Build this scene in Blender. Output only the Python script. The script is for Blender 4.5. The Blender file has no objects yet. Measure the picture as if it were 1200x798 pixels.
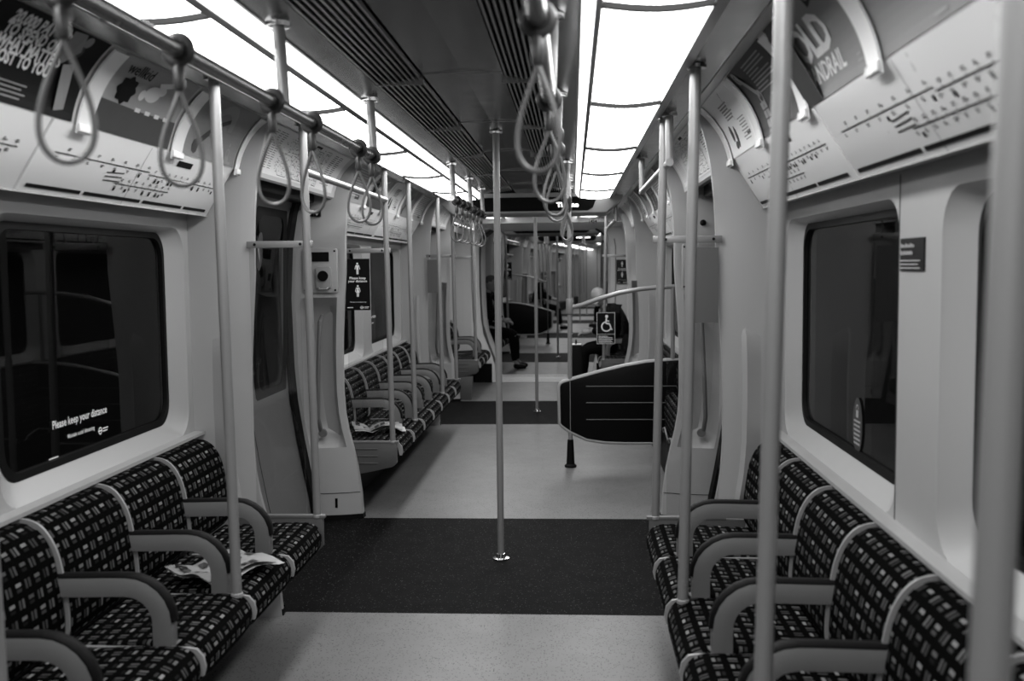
import bpy, bmesh, math, random
from mathutils import Vector, Matrix
random.seed(7)
PI = math.pi
SC = bpy.context.scene
COL = SC.collection
ORD = ['first', 'second', 'third', 'fourth', 'fifth', 'sixth', 'seventh', 'eighth', 'ninth', 'tenth', 'eleventh', 'twelfth']

# ------------------------------------------------------------------ materials
def mat(name, col, rough=.5, metal=0., emit=None, spec=.5, bump=None, coat=0.):
    m = bpy.data.materials.new(name); m.use_nodes = True
    nt = m.node_tree; b = nt.nodes['Principled BSDF']
    b.inputs['Base Color'].default_value = (col, col, col, 1)
    b.inputs['Roughness'].default_value = rough
    b.inputs['Metallic'].default_value = metal
    b.inputs['Specular IOR Level'].default_value = spec
    b.inputs['Coat Weight'].default_value = coat
    if emit:
        b.inputs['Emission Color'].default_value = (1, 1, 1, 1)
        b.inputs['Emission Strength'].default_value = emit
    # very light procedural unevenness on every surface
    tc = nt.nodes.new('ShaderNodeTexCoord'); no = nt.nodes.new('ShaderNodeTexNoise')
    no.inputs['Scale'].default_value = (bump or (9, 0))[0]; no.inputs['Detail'].default_value = 4
    nt.links.new(tc.outputs['Object'], no.inputs['Vector'])
    mr = nt.nodes.new('ShaderNodeMapRange')
    mr.inputs['To Min'].default_value = max(0, rough - .06); mr.inputs['To Max'].default_value = min(1, rough + .06)
    nt.links.new(no.outputs['Fac'], mr.inputs['Value']); nt.links.new(mr.outputs['Result'], b.inputs['Roughness'])
    if bump:
        bp = nt.nodes.new('ShaderNodeBump'); bp.inputs['Strength'].default_value = bump[1]; bp.inputs['Distance'].default_value = .003
        nt.links.new(no.outputs['Fac'], bp.inputs['Height']); nt.links.new(bp.outputs['Normal'], b.inputs['Normal'])
    return m

class N:
    """small helper for math node chains"""
    def __init__(s, m): s.nt = m.node_tree
    def m(s, op, a, b=None, c=None):
        n = s.nt.nodes.new('ShaderNodeMath'); n.operation = op
        for i, x in enumerate((a, b, c)):
            if x is None: continue
            if isinstance(x, (int, float)): n.inputs[i].default_value = x
            else: s.nt.links.new(x, n.inputs[i])
        return n.outputs[0]
    def rect(s, u, v, a, b, c, d):
        return s.m('MULTIPLY', s.m('MULTIPLY', s.m('GREATER_THAN', u, a), s.m('LESS_THAN', u, b)),
                   s.m('MULTIPLY', s.m('GREATER_THAN', v, c), s.m('LESS_THAN', v, d)))

def moquette():
    m = mat('moquette_fabric', .01, .95, spec=.02); nt = m.node_tree; b = nt.nodes['Principled BSDF']; k = N(m)
    uv = nt.nodes.new('ShaderNodeUVMap'); sx = nt.nodes.new('ShaderNodeSeparateXYZ'); nt.links.new(uv.outputs['UV'], sx.inputs[0])
    u = k.m('DIVIDE', sx.outputs[0], .0445); v = k.m('DIVIDE', sx.outputs[1], .0435)
    cu = k.m('FLOOR', u); cv = k.m('FLOOR', v); fu = k.m('FRACT', u); fv = k.m('FRACT', v)
    cb = nt.nodes.new('ShaderNodeCombineXYZ'); nt.links.new(cu, cb.inputs[0]); nt.links.new(cv, cb.inputs[1])
    wn = nt.nodes.new('ShaderNodeTexWhiteNoise'); wn.noise_dimensions = '2D'; nt.links.new(cb.outputs[0], wn.inputs['Vector'])
    cs = nt.nodes.new('ShaderNodeSeparateXYZ'); nt.links.new(wn.outputs['Color'], cs.inputs[0])
    r1, r2, r3 = cs.outputs
    par = k.m('MODULO', k.m('ABSOLUTE', k.m('ADD', cu, cv)), 2); inv = k.m('SUBTRACT', 1, par)
    def amp(r, lo, hi): return k.m('ADD', k.m('MULTIPLY', r, hi - lo), lo)
    t1 = k.m('MULTIPLY', k.m('MULTIPLY', k.rect(fu, fv, .16, .36, .20, .76), amp(r1, .018, .07)), par)
    t2 = k.m('MULTIPLY', k.m('MULTIPLY', k.rect(fu, fv, .50, .72, .20, .76), amp(r2, .03, .115)), par)
    t3 = k.m('MULTIPLY', k.m('MULTIPLY', k.rect(fu, fv, .20, .74, .52, .74), amp(r3, .06, .21)), inv)
    t4 = k.m('MULTIPLY', k.m('MULTIPLY', k.rect(fu, fv, .22, .72, .20, .40), amp(r1, .006, .05)), inv)
    s = k.m('ADD', k.m('ADD', t1, t2), k.m('ADD', t3, t4))
    s = k.m('ADD', s, .0015)
    c = nt.nodes.new('ShaderNodeCombineColor')
    for i in range(3): nt.links.new(s, c.inputs[i])
    nt.links.new(c.outputs[0], b.inputs['Base Color'])
    return m

def floor_mat(name, base, fleck, dens, ribs):
    m = mat(name, base, .42 if not ribs else .68, spec=.5 if not ribs else .05); nt = m.node_tree; b = nt.nodes['Principled BSDF']; k = N(m)
    tc = nt.nodes.new('ShaderNodeTexCoord')
    vo = nt.nodes.new('ShaderNodeTexVoronoi'); vo.inputs['Scale'].default_value = 150
    nt.links.new(tc.outputs['Object'], vo.inputs['Vector'])
    sp = nt.nodes.new('ShaderNodeSeparateColor'); nt.links.new(vo.outputs['Color'], sp.inputs[0])
    no = nt.nodes.new('ShaderNodeTexNoise'); no.inputs['Scale'].default_value = 2.2; no.inputs['Detail'].default_value = 5
    nt.links.new(tc.outputs['Object'], no.inputs['Vector'])
    msk = k.m('MULTIPLY', k.m('GREATER_THAN', sp.outputs[0], 1 - dens), k.m('LESS_THAN', vo.outputs['Distance'], .42))
    bs = k.m('MULTIPLY', base, k.m('ADD', .72, k.m('MULTIPLY', no.outputs['Fac'], .56)))
    fl = k.m('MULTIPLY', fleck, k.m('ADD', .3, sp.outputs[1]))
    val = k.m('ADD', k.m('MULTIPLY', bs, k.m('SUBTRACT', 1, msk)), k.m('MULTIPLY', fl, msk))
    c = nt.nodes.new('ShaderNodeCombineColor')
    for i in range(3): nt.links.new(val, c.inputs[i])
    nt.links.new(c.outputs[0], b.inputs['Base Color'])
    if ribs:
        w = nt.nodes.new('ShaderNodeTexWave'); w.bands_direction = 'Y'; w.inputs['Scale'].default_value = 26
        nt.links.new(tc.outputs['Object'], w.inputs['Vector']); h = w.outputs['Fac']
    else: h = no.outputs['Fac']
    bp = nt.nodes.new('ShaderNodeBump'); bp.inputs['Strength'].default_value = .35; bp.inputs['Distance'].default_value = .0015
    nt.links.new(h, bp.inputs['Height']); nt.links.new(bp.outputs['Normal'], b.inputs['Normal'])
    return m

def glass_mat(name, tint, refl):
    m = bpy.data.materials.new(name); m.use_nodes = True; nt = m.node_tree; nt.nodes.clear()
    o = nt.nodes.new('ShaderNodeOutputMaterial'); mx = nt.nodes.new('ShaderNodeMixShader')
    t = nt.nodes.new('ShaderNodeBsdfTransparent'); g = nt.nodes.new('ShaderNodeBsdfGlossy'); f = nt.nodes.new('ShaderNodeLayerWeight')
    t.inputs[0].default_value = (tint, tint, tint, 1); g.inputs[0].default_value = (1, 1, 1, 1); g.inputs['Roughness'].default_value = .02
    f.inputs['Blend'].default_value = .5
    pw = nt.nodes.new('ShaderNodeMath'); pw.operation = 'POWER'; pw.inputs[1].default_value = 4.5; nt.links.new(f.outputs['Facing'], pw.inputs[0])
    ma = nt.nodes.new('ShaderNodeMath'); ma.operation = 'MULTIPLY_ADD'; ma.inputs[1].default_value = .42; ma.inputs[2].default_value = refl; nt.links.new(pw.outputs[0], ma.inputs[0])
    nt.links.new(ma.outputs[0], mx.inputs[0]); nt.links.new(t.outputs[0], mx.inputs[1]); nt.links.new(g.outputs[0], mx.inputs[2])
    nt.links.new(mx.outputs[0], o.inputs[0]); return m

def brushed(name, col, rough):
    m = mat(name, col, rough, 1.0); nt = m.node_tree; b = nt.nodes['Principled BSDF']
    return m

M = dict(
    wall=mat('wall_panel', .34, .38), wall_lite=mat('wall_light_panel', .60, .34), jamb=mat('door_pillar_panel', .32, .34),
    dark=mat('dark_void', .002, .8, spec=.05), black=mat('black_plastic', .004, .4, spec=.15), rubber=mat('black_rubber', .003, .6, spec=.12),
    pole=mat('painted_pole', .21, .36, .15, coat=.1), rail=mat('steel_rail', .30, .26, .9), chrome=mat('polished_steel', .55, .18, 1.),
    arm=mat('armrest_grey', .125, .5, spec=.3), trim=mat('pale_trim', .26, .4), panel=mat('seat_end_grey', .085, .45, spec=.3),
    ceil=brushed('ceiling_metal', .22, .2), strip=brushed('ceiling_strip_metal', .34, .24), slat=brushed('grille_slat', .34, .35),
    frame=mat('light_frame', .22, .35, .6), lamp=mat('lit_diffuser', .8, .5, emit=5.4), lampside=mat('lit_riser', .8, .5, emit=1.5), lamp2=mat('lit_diffuser_dim', .8, .5, emit=2.0),
    door=mat('door_leaf_grey', .12, .35), white=mat('white_print', .85, .5), ink=mat('black_ink', .004, .5, spec=.12), grey=mat('grey_print', .22, .5),
    mid=mat('mid_grey_print', .36, .5), dgrey=mat('dark_grey_print', .04, .5, spec=.3), paper=mat('map_panel', .82, .3), cream=mat('bulkhead_cream', .85, .35),
    clip=mat('clear_clip_bar', .92, .25), strap=mat('strap_hose', .085, .4), strapdark=mat('strap_sleeve', .025, .4),
    led=mat('led_text', .8, .5, emit=2.2), sill=mat('steel_sill', .75, .3, .2), tunnel=mat('tunnel_lining', .003, .9),
    skin=mat('skin', .20, .5), cloth=mat('black_cloth', .003, .9, spec=.05), cloth2=mat('charcoal_cloth', .006, .8, spec=.1), hair=mat('short_hair', .05, .8),
    mask=mat('white_mask', .6, .8), shoe=mat('black_shoe', .003, .5, spec=.1), board=mat('black_board', .0025, .45, spec=.1), boardrim=mat('board_rim', .30, .35),
    seal=mat('dark_seal', .002, .5, spec=.1), sticker=mat('sticker_back', .09, .5), moq=moquette(),
    floorL=floor_mat('floor_light_speckle', .125, .02, .22, False), floorD=floor_mat('floor_dark_speckle', .0018, .060, .11, True),
    glass=glass_mat('window_glass', .5, .022), screen=glass_mat('screen_glass', .93, .02),
)

# ------------------------------------------------------------------ mesh building
class MB:
    def __init__(s): s.v = []; s.f = []; s.uv = {}
    def poly(s, pts):
        b = len(s.v); s.v += [tuple(p) for p in pts]; s.f.append(tuple(range(b, b + len(pts)))); return s
    def box(s, x0, x1, y0, y1, z0, z1):
        if x0 > x1: x0, x1 = x1, x0
        if y0 > y1: y0, y1 = y1, y0
        b = len(s.v)
        s.v += [(x0, y0, z0), (x1, y0, z0), (x1, y1, z0), (x0, y1, z0), (x0, y0, z1), (x1, y0, z1), (x1, y1, z1), (x0, y1, z1)]
        for q in ((0, 3, 2, 1), (4, 5, 6, 7), (0, 1, 5, 4), (1, 2, 6, 5), (2, 3, 7, 6), (3, 0, 4, 7)): s.f.append(tuple(b + i for i in q))
        return s
    def grid(s, rows, closed=False, caps=False, uvs=None):
        b = len(s.v); n = len(rows[0])
        for r in rows: s.v += [tuple(p) for p in r]
        for i in range(len(rows) - 1):
            for j in range(n if closed else n - 1):
                k = (j + 1) % n
                s.f.append((b + i * n + j, b + i * n + k, b + (i + 1) * n + k, b + (i + 1) * n + j))
                if uvs: s.uv[len(s.f) - 1] = (uvs[i][j], uvs[i][k], uvs[i + 1][k], uvs[i + 1][j])
        if caps:
            s.f.append(tuple(b + j for j in range(n))[::-1]); s.f.append(tuple(b + (len(rows) - 1) * n + j for j in range(n)))
        return s
    def tube(s, path, r, seg=12, closed=False, caps=True):
        P = [Vector(p) for p in path]; n = len(P); rr = r if isinstance(r, (list, tuple)) else [r] * n
        rows = []; prev = None
        for i in range(n):
            if closed: t = (P[(i + 1) % n] - P[i - 1]).normalized()
            else: t = (P[min(i + 1, n - 1)] - P[max(i - 1, 0)]).normalized()
            if prev is None:
                a = Vector((0, 0, 1)) if abs(t.z) < .9 else Vector((1, 0, 0)); x = t.cross(a).normalized()
            else: x = (prev - t * prev.dot(t)).normalized()
            prev = x; y = t.cross(x)
            rows.append([P[i] + (x * math.cos(2 * PI * k / seg) + y * math.sin(2 * PI * k / seg)) * rr[i] for k in range(seg)])
        if closed: rows.append(rows[0])
        return s.grid(rows, closed=True, caps=caps and not closed)
    def lathe(s, prof, c=(0, 0, 0), seg=20, axis='z'):
        rows = []
        for r, h in prof:
            row = []
            for k in range(seg):
                a = 2 * PI * k / seg; p = (r * math.cos(a), r * math.sin(a), h)
                if axis == 'y': p = (p[0], p[2], p[1])
                if axis == 'x': p = (p[2], p[0], p[1])
                row.append((c[0] + p[0], c[1] + p[1], c[2] + p[2]))
            rows.append(row)
        return s.grid(rows, closed=True, caps=True)
    def prism(s, poly, a, b, axis='y'):
        """2-D polygon (x,z) extruded along y from a to b (axis 'y'); (x,y) along z; (y,z) along x"""
        def P(p, t):
            return {'y': (p[0], t, p[1]), 'z': (p[0], p[1], t), 'x': (t, p[0], p[1])}[axis]
        return s.grid([[P(p, a) for p in poly], [P(p, b) for p in poly]], closed=True, caps=True)
    def build(s, name, m, parent=None, smooth=True, bevel=0, xf=None, ang=35):
        me = bpy.data.meshes.new(name); me.from_pydata(s.v, [], s.f); me.update()
        if s.uv:
            lay = me.uv_layers.new(name='UVMap')
            for p in me.polygons:
                q = s.uv.get(p.index)
                if q:
                    for li, c in zip(p.loop_indices, q): lay.data[li].uv = c
        bm = bmesh.new(); bm.from_mesh(me); bmesh.ops.remove_doubles(bm, verts=bm.verts, dist=1e-5)
        bmesh.ops.recalc_face_normals(bm, faces=bm.faces)
        if bevel:
            ed = [e for e in bm.edges if len(e.link_faces) == 2 and e.calc_face_angle(0) > .6]
            bmesh.ops.bevel(bm, geom=ed, offset=bevel, segments=2, profile=.5, affect='EDGES', clamp_overlap=True)
        for f in bm.faces: f.smooth = smooth
        bm.to_mesh(me); bm.free()
        if smooth:
            try: me.set_sharp_from_angle(angle=math.radians(ang))
            except Exception: pass
        me.materials.append(m)
        o = bpy.data.objects.new(name, me); COL.objects.link(o)
        if parent: o.parent = parent
        elif xf is not None: o.matrix_world = xf
        return o

def chaikin(p, n=2):
    for _ in range(n):
        q = [p[0]]
        for a, b in zip(p, p[1:]): q += [(a[0] * .75 + b[0] * .25, a[1] * .75 + b[1] * .25), (a[0] * .25 + b[0] * .75, a[1] * .25 + b[1] * .75)]
        p = q + [p[-1]]
    return p
def rrect(w, h, r, n=6, cx=0, cy=0):
    r = min(r, w / 2 - 1e-4, h / 2 - 1e-4); pts = []
    for sx, sy, a0 in ((1, 1, 0), (-1, 1, 90), (-1, -1, 180), (1, -1, 270)):
        for i in range(n + 1):
            a = math.radians(a0 + 90 * i / n)
            pts.append((cx + sx * (w / 2 - r) + r * math.cos(a), cy + sy * (h / 2 - r) + r * math.sin(a)))
    return pts

def thing(name, loc, rz, label, cat, group=None, xf=None):
    o = bpy.data.objects.new(name, None); COL.objects.link(o); o.empty_display_size = .1
    m = Matrix.Translation(loc) @ Matrix.Rotation(rz, 4, 'Z')
    o.matrix_world = (xf @ m) if xf is not None else m
    o['label'] = label; o['category'] = cat
    if group: o['group'] = group
    return o
def tag(o, label, cat, group=None):
    o['label'] = label; o['category'] = cat
    if group: o['group'] = group
    return o
KIDS = {}
def copy_tree(o, parent=None):
    c = o.copy(); COL.objects.link(c)
    if parent: c.parent = parent
    for ch in kids(o): copy_tree(ch, c)
    return c
def kids(o): return list(o.children)
PROTO = {}
def inst(key, maker, loc, rz, label, cat, group, xf, extra=None):
    """first call builds, later calls copy"""
    m = Matrix.Translation(loc) @ Matrix.Rotation(rz, 4, 'Z')
    if xf is not None: m = xf @ m
    if key not in PROTO:
        o = maker(); PROTO[key] = o
    else: o = copy_tree(PROTO[key])
    o.matrix_world = m; o['label'] = label; o['category'] = cat
    if group: o['group'] = group
    elif 'group' in o: del o['group']
    return o
def empty(name):
    o = bpy.data.objects.new(name, None); COL.objects.link(o); o.empty_display_size = .1; return o
def struct(name, mb, m, xf=None, parent=None, **k):
    o = mb.build(name, m, parent, xf=xf, **k)
    if not parent: o['kind'] = 'structure'
    return o

# ------------------------------------------------------------------ flat print (2-D shapes laid on a surface)
_txt = {}
def text2d(s, size, bold=0., align='LEFT'):
    key = (s, size, bold, align)
    if key in _txt: return _txt[key]
    c = bpy.data.curves.new('lettering', 'FONT'); c.body = s; c.size = size; c.offset = bold; c.align_x = align; c.resolution_u = 2
    o = bpy.data.objects.new('lettering', c); COL.objects.link(o)
    dg = bpy.context.evaluated_depsgraph_get(); dg.update()
    me = bpy.data.meshes.new_from_object(o.evaluated_get(dg))
    r = ([(v.co.x, v.co.y) for v in me.vertices], [tuple(p.vertices) for p in me.polygons])
    bpy.data.objects.remove(o); bpy.data.curves.remove(c); bpy.data.meshes.remove(me)
    _txt[key] = r; return r
class D2:
    def __init__(s): s.v = []; s.f = []
    def add(s, vs, fs, dx=0, dy=0, rot=0):
        b = len(s.v); c, n = math.cos(rot), math.sin(rot)
        s.v += [(x * c - y * n + dx, x * n + y * c + dy) for x, y in vs]; s.f += [tuple(b + i for i in f) for f in fs]; return s
    def rect(s, x0, y0, x1, y1): return s.add([(x0, y0), (x1, y0), (x1, y1), (x0, y1)], [(0, 1, 2, 3)])
    def strip(s, x0, y0, x1, y1, n=10):
        """subdivided rect that follows a curved surface"""
        vs = []; fs = []
        for i in range(n + 1):
            y = y0 + (y1 - y0) * i / n; vs += [(x0, y), (x1, y)]
        for i in range(n): fs.append((2 * i, 2 * i + 1, 2 * i + 3, 2 * i + 2))
        return s.add(vs, fs)
    def poly(s, pts): return s.add(pts, [tuple(range(len(pts)))])
    def line(s, x0, y0, x1, y1, w):
        d = math.hypot(x1 - x0, y1 - y0) or 1; nx, ny = -(y1 - y0) / d * w / 2, (x1 - x0) / d * w / 2
        return s.add([(x0 + nx, y0 + ny), (x0 - nx, y0 - ny), (x1 - nx, y1 - ny), (x1 + nx, y1 + ny)], [(0, 1, 2, 3)])
    def disc(s, x, y, r, n=16, ry=None):
        ry = ry or r
        return s.poly([(x + r * math.cos(2 * PI * i / n), y + ry * math.sin(2 * PI * i / n)) for i in range(n)])
    def ring(s, x, y, r, w, a0=0, a1=360, n=24):
        vs = []; fs = []
        for i in range(n + 1):
            a = math.radians(a0 + (a1 - a0) * i / n)
            vs += [(x + (r - w / 2) * math.cos(a), y + (r - w / 2) * math.sin(a)), (x + (r + w / 2) * math.cos(a), y + (r + w / 2) * math.sin(a))]
        for i in range(n): fs.append((2 * i, 2 * i + 1, 2 * i + 3, 2 * i + 2))
        return s.add(vs, fs)
    def text(s, t, x, y, size, bold=0., align='LEFT', rot=0, xs=1.):
        v, f = text2d(t, size, bold, align); v = [(a * xs, b) for a, b in v]; return s.add(v, f, x, y, rot)
    def on(s, S, name, m, parent=None, off=.0015, xf=None):
        mb = MB(); mb.v = [tuple(S(u, v, off)) for u, v in s.v]; mb.f = list(s.f)
        o = MBraw(mb, name, m, parent, xf); return o
def MBraw(mb, name, m, parent, xf=None):
    me = bpy.data.meshes.new(name); me.from_pydata(mb.v, [], mb.f); me.update(); me.materials.append(m)
    o = bpy.data.objects.new(name, me); COL.objects.link(o)
    if parent: o.parent = parent
    elif xf is not None: o.matrix_world = xf
    return o

# ------------------------------------------------------------------ carriage dimensions (metres)
PITCH = 5.07
def DC(i): return -.16 + PITCH * i            # door centres: -.16, 4.91, 9.98
WX = 1.20                                     # wall plane
GX = 1.255                                    # glass plane
SEATF = .69
MID = 12.96                                   # middle of the gangway
def interp(tab, z):
    if z <= tab[0][0]: return tab[0][1]
    for (a, b), (c, d) in zip(tab, tab[1:]):
        if z <= c:
            t = (z - a) / (c - a); t = t * t * (3 - 2 * t) if False else t
            return b + (d - b) * t
    return tab[-1][1]
PJ = [(0, .875), (.06, .88), (.15, .885), (.30, .905), (.42, .93), (.52, .955), (.62, .972), (.75, .98), (1.05, .978), (1.25, .965), (1.45, .95), (1.62, .948), (1.75, .94), (1.88, .925), (1.98, .90), (2.085, .872)]
PD = [(0, 1.13), (.15, 1.15), (.3, 1.18), (.5, 1.215), (.7, 1.245), (.9, 1.26), (1.3, 1.268), (1.6, 1.25), (1.8, 1.215), (1.95, 1.16), (2.1, 1.08)]
ZS = [0, .03, .06, .10, .15, .2, .25, .3, .36, .42, .48, .52, .57, .62, .68, .75, .82, .9, 1.0, 1.1, 1.18, 1.25, 1.3, 1.36, 1.45, 1.53, 1.6, 1.66, 1.72, 1.78, 1.84, 1.89, 1.93, 1.98, 2.03, 2.085]
# cove (advert) surface: v in metres from the lower edge
CB, CT = Vector((1.0, 1.873)), Vector((.872, 2.085))
CC = (CB + CT) / 2 + Vector((.86, .51)).normalized() * .045
CL = .262
def cove_pt(v, off=0):
    t = v / CL
    p = CB * (1 - t) ** 2 + CC * 2 * t * (1 - t) + CT * t * t
    d = (CC - CB) * 2 * (1 - t) + (CT - CC) * 2 * t
    n = Vector((-d.y, d.x)).normalized()
    if n.x > 0: n = -n
    return p + n * off
def coveS(s, y0, yc=0):
    """u metres along the reading direction, v up the cove"""
    def S(u, v, off):
        p = cove_pt(v, off); y = y0 + u if s < 0 else y0 - u
        return (s * p.x, y, p.y)
    return S
MBm, MT = Vector((1.12, 1.685)), Vector((1.0, 1.873))
ML = (MT - MBm).length
def mapS(s, y0):
    d = (MT - MBm).normalized(); n = Vector((-d.y, d.x))
    if n.x > 0: n = -n
    def S(u, v, off):
        p = MBm + d * v + n * off; y = y0 + u if s < 0 else y0 - u
        return (s * p.x, y, p.y)
    return S
def wallS(s, y0, z0, x=None):
    x = WX if x is None else x
    def S(u, v, off):
        y = y0 + u if s < 0 else y0 - u
        return (s * (x - off), y, z0 + v)
    return S
def faceS(x0, y, z0):        # plate facing -Y
    def S(u, v, off): return (x0 + u, y - off, z0 + v)
    return S

# ------------------------------------------------------------------ prototypes
def make_pole(h=1.62, foot=True, r=.0165, tx=0.):
    def f():
        o = empty('grab_pole')
        MB().tube([(0, 0, 0), (tx, 0, h)], r, 16).build('pole', M['pole'], o)
        MB().lathe([(.017, h - .014), (.031, h - .012), (.032, h - .002), (.03, h)], (tx, 0, 0)).build('ceiling_collar', M['chrome'], o)
        if foot: MB().lathe([(.019, 0), (.0195, .010), (.0172, .013)]).build('base_socket', M['trim'], o)
        else: MB().lathe([(.042, 0), (.042, .006), (.026, .010), (.022, .028), (.0175, .03)]).build('floor_flange', M['chrome'], o)
        return o
    return f

def seat_maker(s, arm=True):
    def f():
        o = empty('train_chair'); W = .437; hw = W / 2
        # cushion: profile in (x,z), x measured towards the aisle (s * -1)
        prof = [(-1.06, .428), (-.95, .432), (-.85, .440), (-.76, .444), (-.71, .441), (-.68, .430), (-.66, .408), (-.652, .378), (-.656, .345), (-.675, .318), (-.71, .305), (-.78, .30), (-1.06, .30)]
        def sweep(prof, nm, mtl, dome, parent):
            mb = MB(); L = [0]
            for a, b in zip(prof, prof[1:]): L.append(L[-1] + math.hypot(b[0] - a[0], b[1] - a[1]))
            ys = [-hw + .004, -hw + .008, -hw + .02, -hw + .05, -hw + .11, 0, hw - .11, hw - .05, hw - .02, hw - .008, hw - .004]
            ks = [.2, .55, .82, .95, 1, 1, 1, .95, .82, .55, .2]
            cx = sum(p[0] for p in prof) / len(prof); cz = sum(p[1] for p in prof) / len(prof)
            rows = []; uvs = []
            for y, k in zip(ys, ks):
                q = (1 - k) * dome
                row = []
                for (x, z) in prof:
                    dx, dz = cx - x, cz - z; d = math.hypot(dx, dz) or 1
                    row.append((-s * (x + dx / d * q) * -1 * -1 if False else (x + dx / d * q) * -s * -1, y, z + dz / d * q))
                row = [(abs(p[0]) * s, p[1], p[2]) for p in row]
                rows.append(row); uvs.append([(y, l) for l in L])
            mb.grid(rows, uvs=uvs)
            n = len(prof); b0 = 0; b1 = (len(ys) - 1) * n
            mb.f.append(tuple(range(b0, b0 + n))); mb.f.append(tuple(range(b1, b1 + n))[::-1])
            return mb.build(nm, mtl, parent, ang=60)
        prof = chaikin(prof, 1); sweep(prof, 'cushion', M['moq'], .012, o)
        back = [(-1.19, .42), (-1.10, .42), (-1.042, .44), (-1.034, .50), (-1.040, .58), (-1.050, .65), (-1.062, .70), (-1.085, .745), (-1.112, .772), (-1.145, .784), (-1.19, .784)]
        back = chaikin(back, 1); sweep(back, 'backrest', M['moq'], .008, o)
        # pale divider on the near side of the seat
        dv = MB(); y0, y1 = -hw - .0042, -hw + .0042
        pr = [(-1.19, .789), (-1.145, .789), (-1.109, .777), (-1.081, .749), (-1.057, .702), (-1.045, .651), (-1.035, .582), (-1.029, .50), (-1.035, .45), (-1.06, .445)]
        inn = [(-1.19, .75), (-1.15, .75), (-1.12, .74), (-1.10, .72), (-1.085, .69), (-1.075, .65), (-1.065, .585), (-1.06, .50), (-1.06, .45), (-1.07, .43)]
        rows = []
        pr = chaikin(pr, 2); inn = chaikin(inn, 2)
        for y in (y0, y1): rows.append([(-p[0] * s, y, p[1]) for p in pr] + [(-p[0] * s, y, p[1]) for p in inn[::-1]])
        dv.grid(rows, closed=True, caps=True)
        dv.build('back_divider', M['trim'], o)
        br = MB()
        pr2 = [(1.03, .430), (.80, .430), (.70, .430), (.672, .426), (.654, .406), (.648, .375), (.654, .350), (.668, .350), (.68, .40), (1.03, .40)]
        br.grid([[(p[0] * s, y, p[1]) for p in pr2] for y in (y0 - .001, y1 + .001)], closed=True, caps=True)
        br.build('seat_divider', M['trim'], o)
        if arm:
            path = [(1.09, .600), (.90, .604)]
            for a in range(0, 91, 15): path.append((.86 - .10 * math.sin(math.radians(a)), .504 + .10 * math.cos(math.radians(a)) - .0))
            path.append((.76, .43))
            a_ = MB(); rows = []; hw2 = .027; yw = .02; n = len(path); pads = []
            for i, (x, z) in enumerate(path):
                x2, z2 = path[min(i + 1, n - 1)]; x1, z1 = path[max(i - 1, 0)]
                tx, tz = x2 - x1, z2 - z1; l = math.hypot(tx, tz); tx /= l; tz /= l
                nx, nz = -tz, tx      # towards inside of bend
                if nz < 0 or (abs(nz) < .05 and nx > 0) : nx, nz = nx, nz
                ox, oz = tz, -tx
                # outer normal must point up / to the aisle
                if oz < -.01 or (abs(oz) <= .01 and ox > 0): ox, oz = -ox, -oz
                def q(d, y): return ((x + ox * d) * s, -hw + y, z + oz * d)
                rows.append([q(-hw2, -yw), q(hw2 - .004, -yw), q(hw2, -yw + .004), q(hw2, yw - .004), q(hw2 - .004, yw), q(-hw2, yw)])
                if i < n - 1: pads.append([q(hw2 - .002, -yw + .001), q(hw2 + .006, -yw + .003), q(hw2 + .008, 0), q(hw2 + .006, yw - .003), q(hw2 - .002, yw - .001)])
            a_.grid(rows, closed=True, caps=True); ar = a_.build('armrest', M['arm'], o, ang=50)
            MB().grid(pads, closed=True, caps=True).build('armrest_pad', M['rubber'], ar, ang=70)['label'] = 'black rubber armrest top'
        return o
    return f

def strap_maker(tw):
    def f():
        o = empty('hanging_strap')
        MB().tube([(0.024 * math.cos(a * PI / 8), 0, .024 * math.sin(a * PI / 8)) for a in range(16)], .0085, 8, closed=True).build('rail_clamp', M['strapdark'], o)
        MB().lathe([(.008, -.075), (.0105, -.07), (.011, -.035), (.008, -.03), (.006, -.022)], seg=12).build('sleeve', M['strapdark'], o)
        pts = []
        for i in range(40):
            t = i / 40 * 2 * PI
            # teardrop, point at the top
            w = .053 * math.sin(t) * (math.sin(t / 2)) ** 1.5
            z = -.155 + .088 * math.cos(t) - .004
            pts.append((w * math.cos(tw), w * math.sin(tw), z))
        MB().tube(pts, .0046, 8, closed=True).build('strap_loop', M['strap'], o)
        return o
    return f

def light_maker(s, L, lm='lamp'):
    def f():
        o = empty('ceiling_light'); x0, x1 = .437, .683; rows = []
        for i in range(9):
            t = i / 8; x = x0 + (x1 - x0) * t; z = 2.042 - .012 * math.sin(PI * t); rows.append([(s * x, .009, z), (s * x, L - .009, z)])
        mb = MB().grid(rows); mb.build('diffuser', M[lm], o)
        fr = MB(); r2 = []
        for yy in (-.008, .008):
            r2.append([(s * (x0 + (x1 - x0) * i / 8), yy, 2.028 - .012 * math.sin(PI * i / 8)) for i in range(9)] + [(s * x1, yy, 2.06), (s * x0, yy, 2.06)])
        fr.grid(r2, closed=True, caps=True); fr.build('joint_strip', M['black'], o)
        return o
    return f

def grille_maker(s, L):
    def f():
        o = empty('ceiling_grille')
        mb = MB(); n = 9; w = .158 / n
        for i in range(n):
            x = .140 + w * (i + .5); z = 2.118 - (x - .14) * .16
            mb.box(s * (x - w * .20), s * (x + w * .20), .004, L - .004, z - .004, z + .008)
        mb.build('slats', M['slat'], o)
        e = MB().box(s * .134, s * .301, -.004, .004, 2.088, 2.125); e.build('end_bar', M['strip'], o)
        return o
    return f

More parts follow.
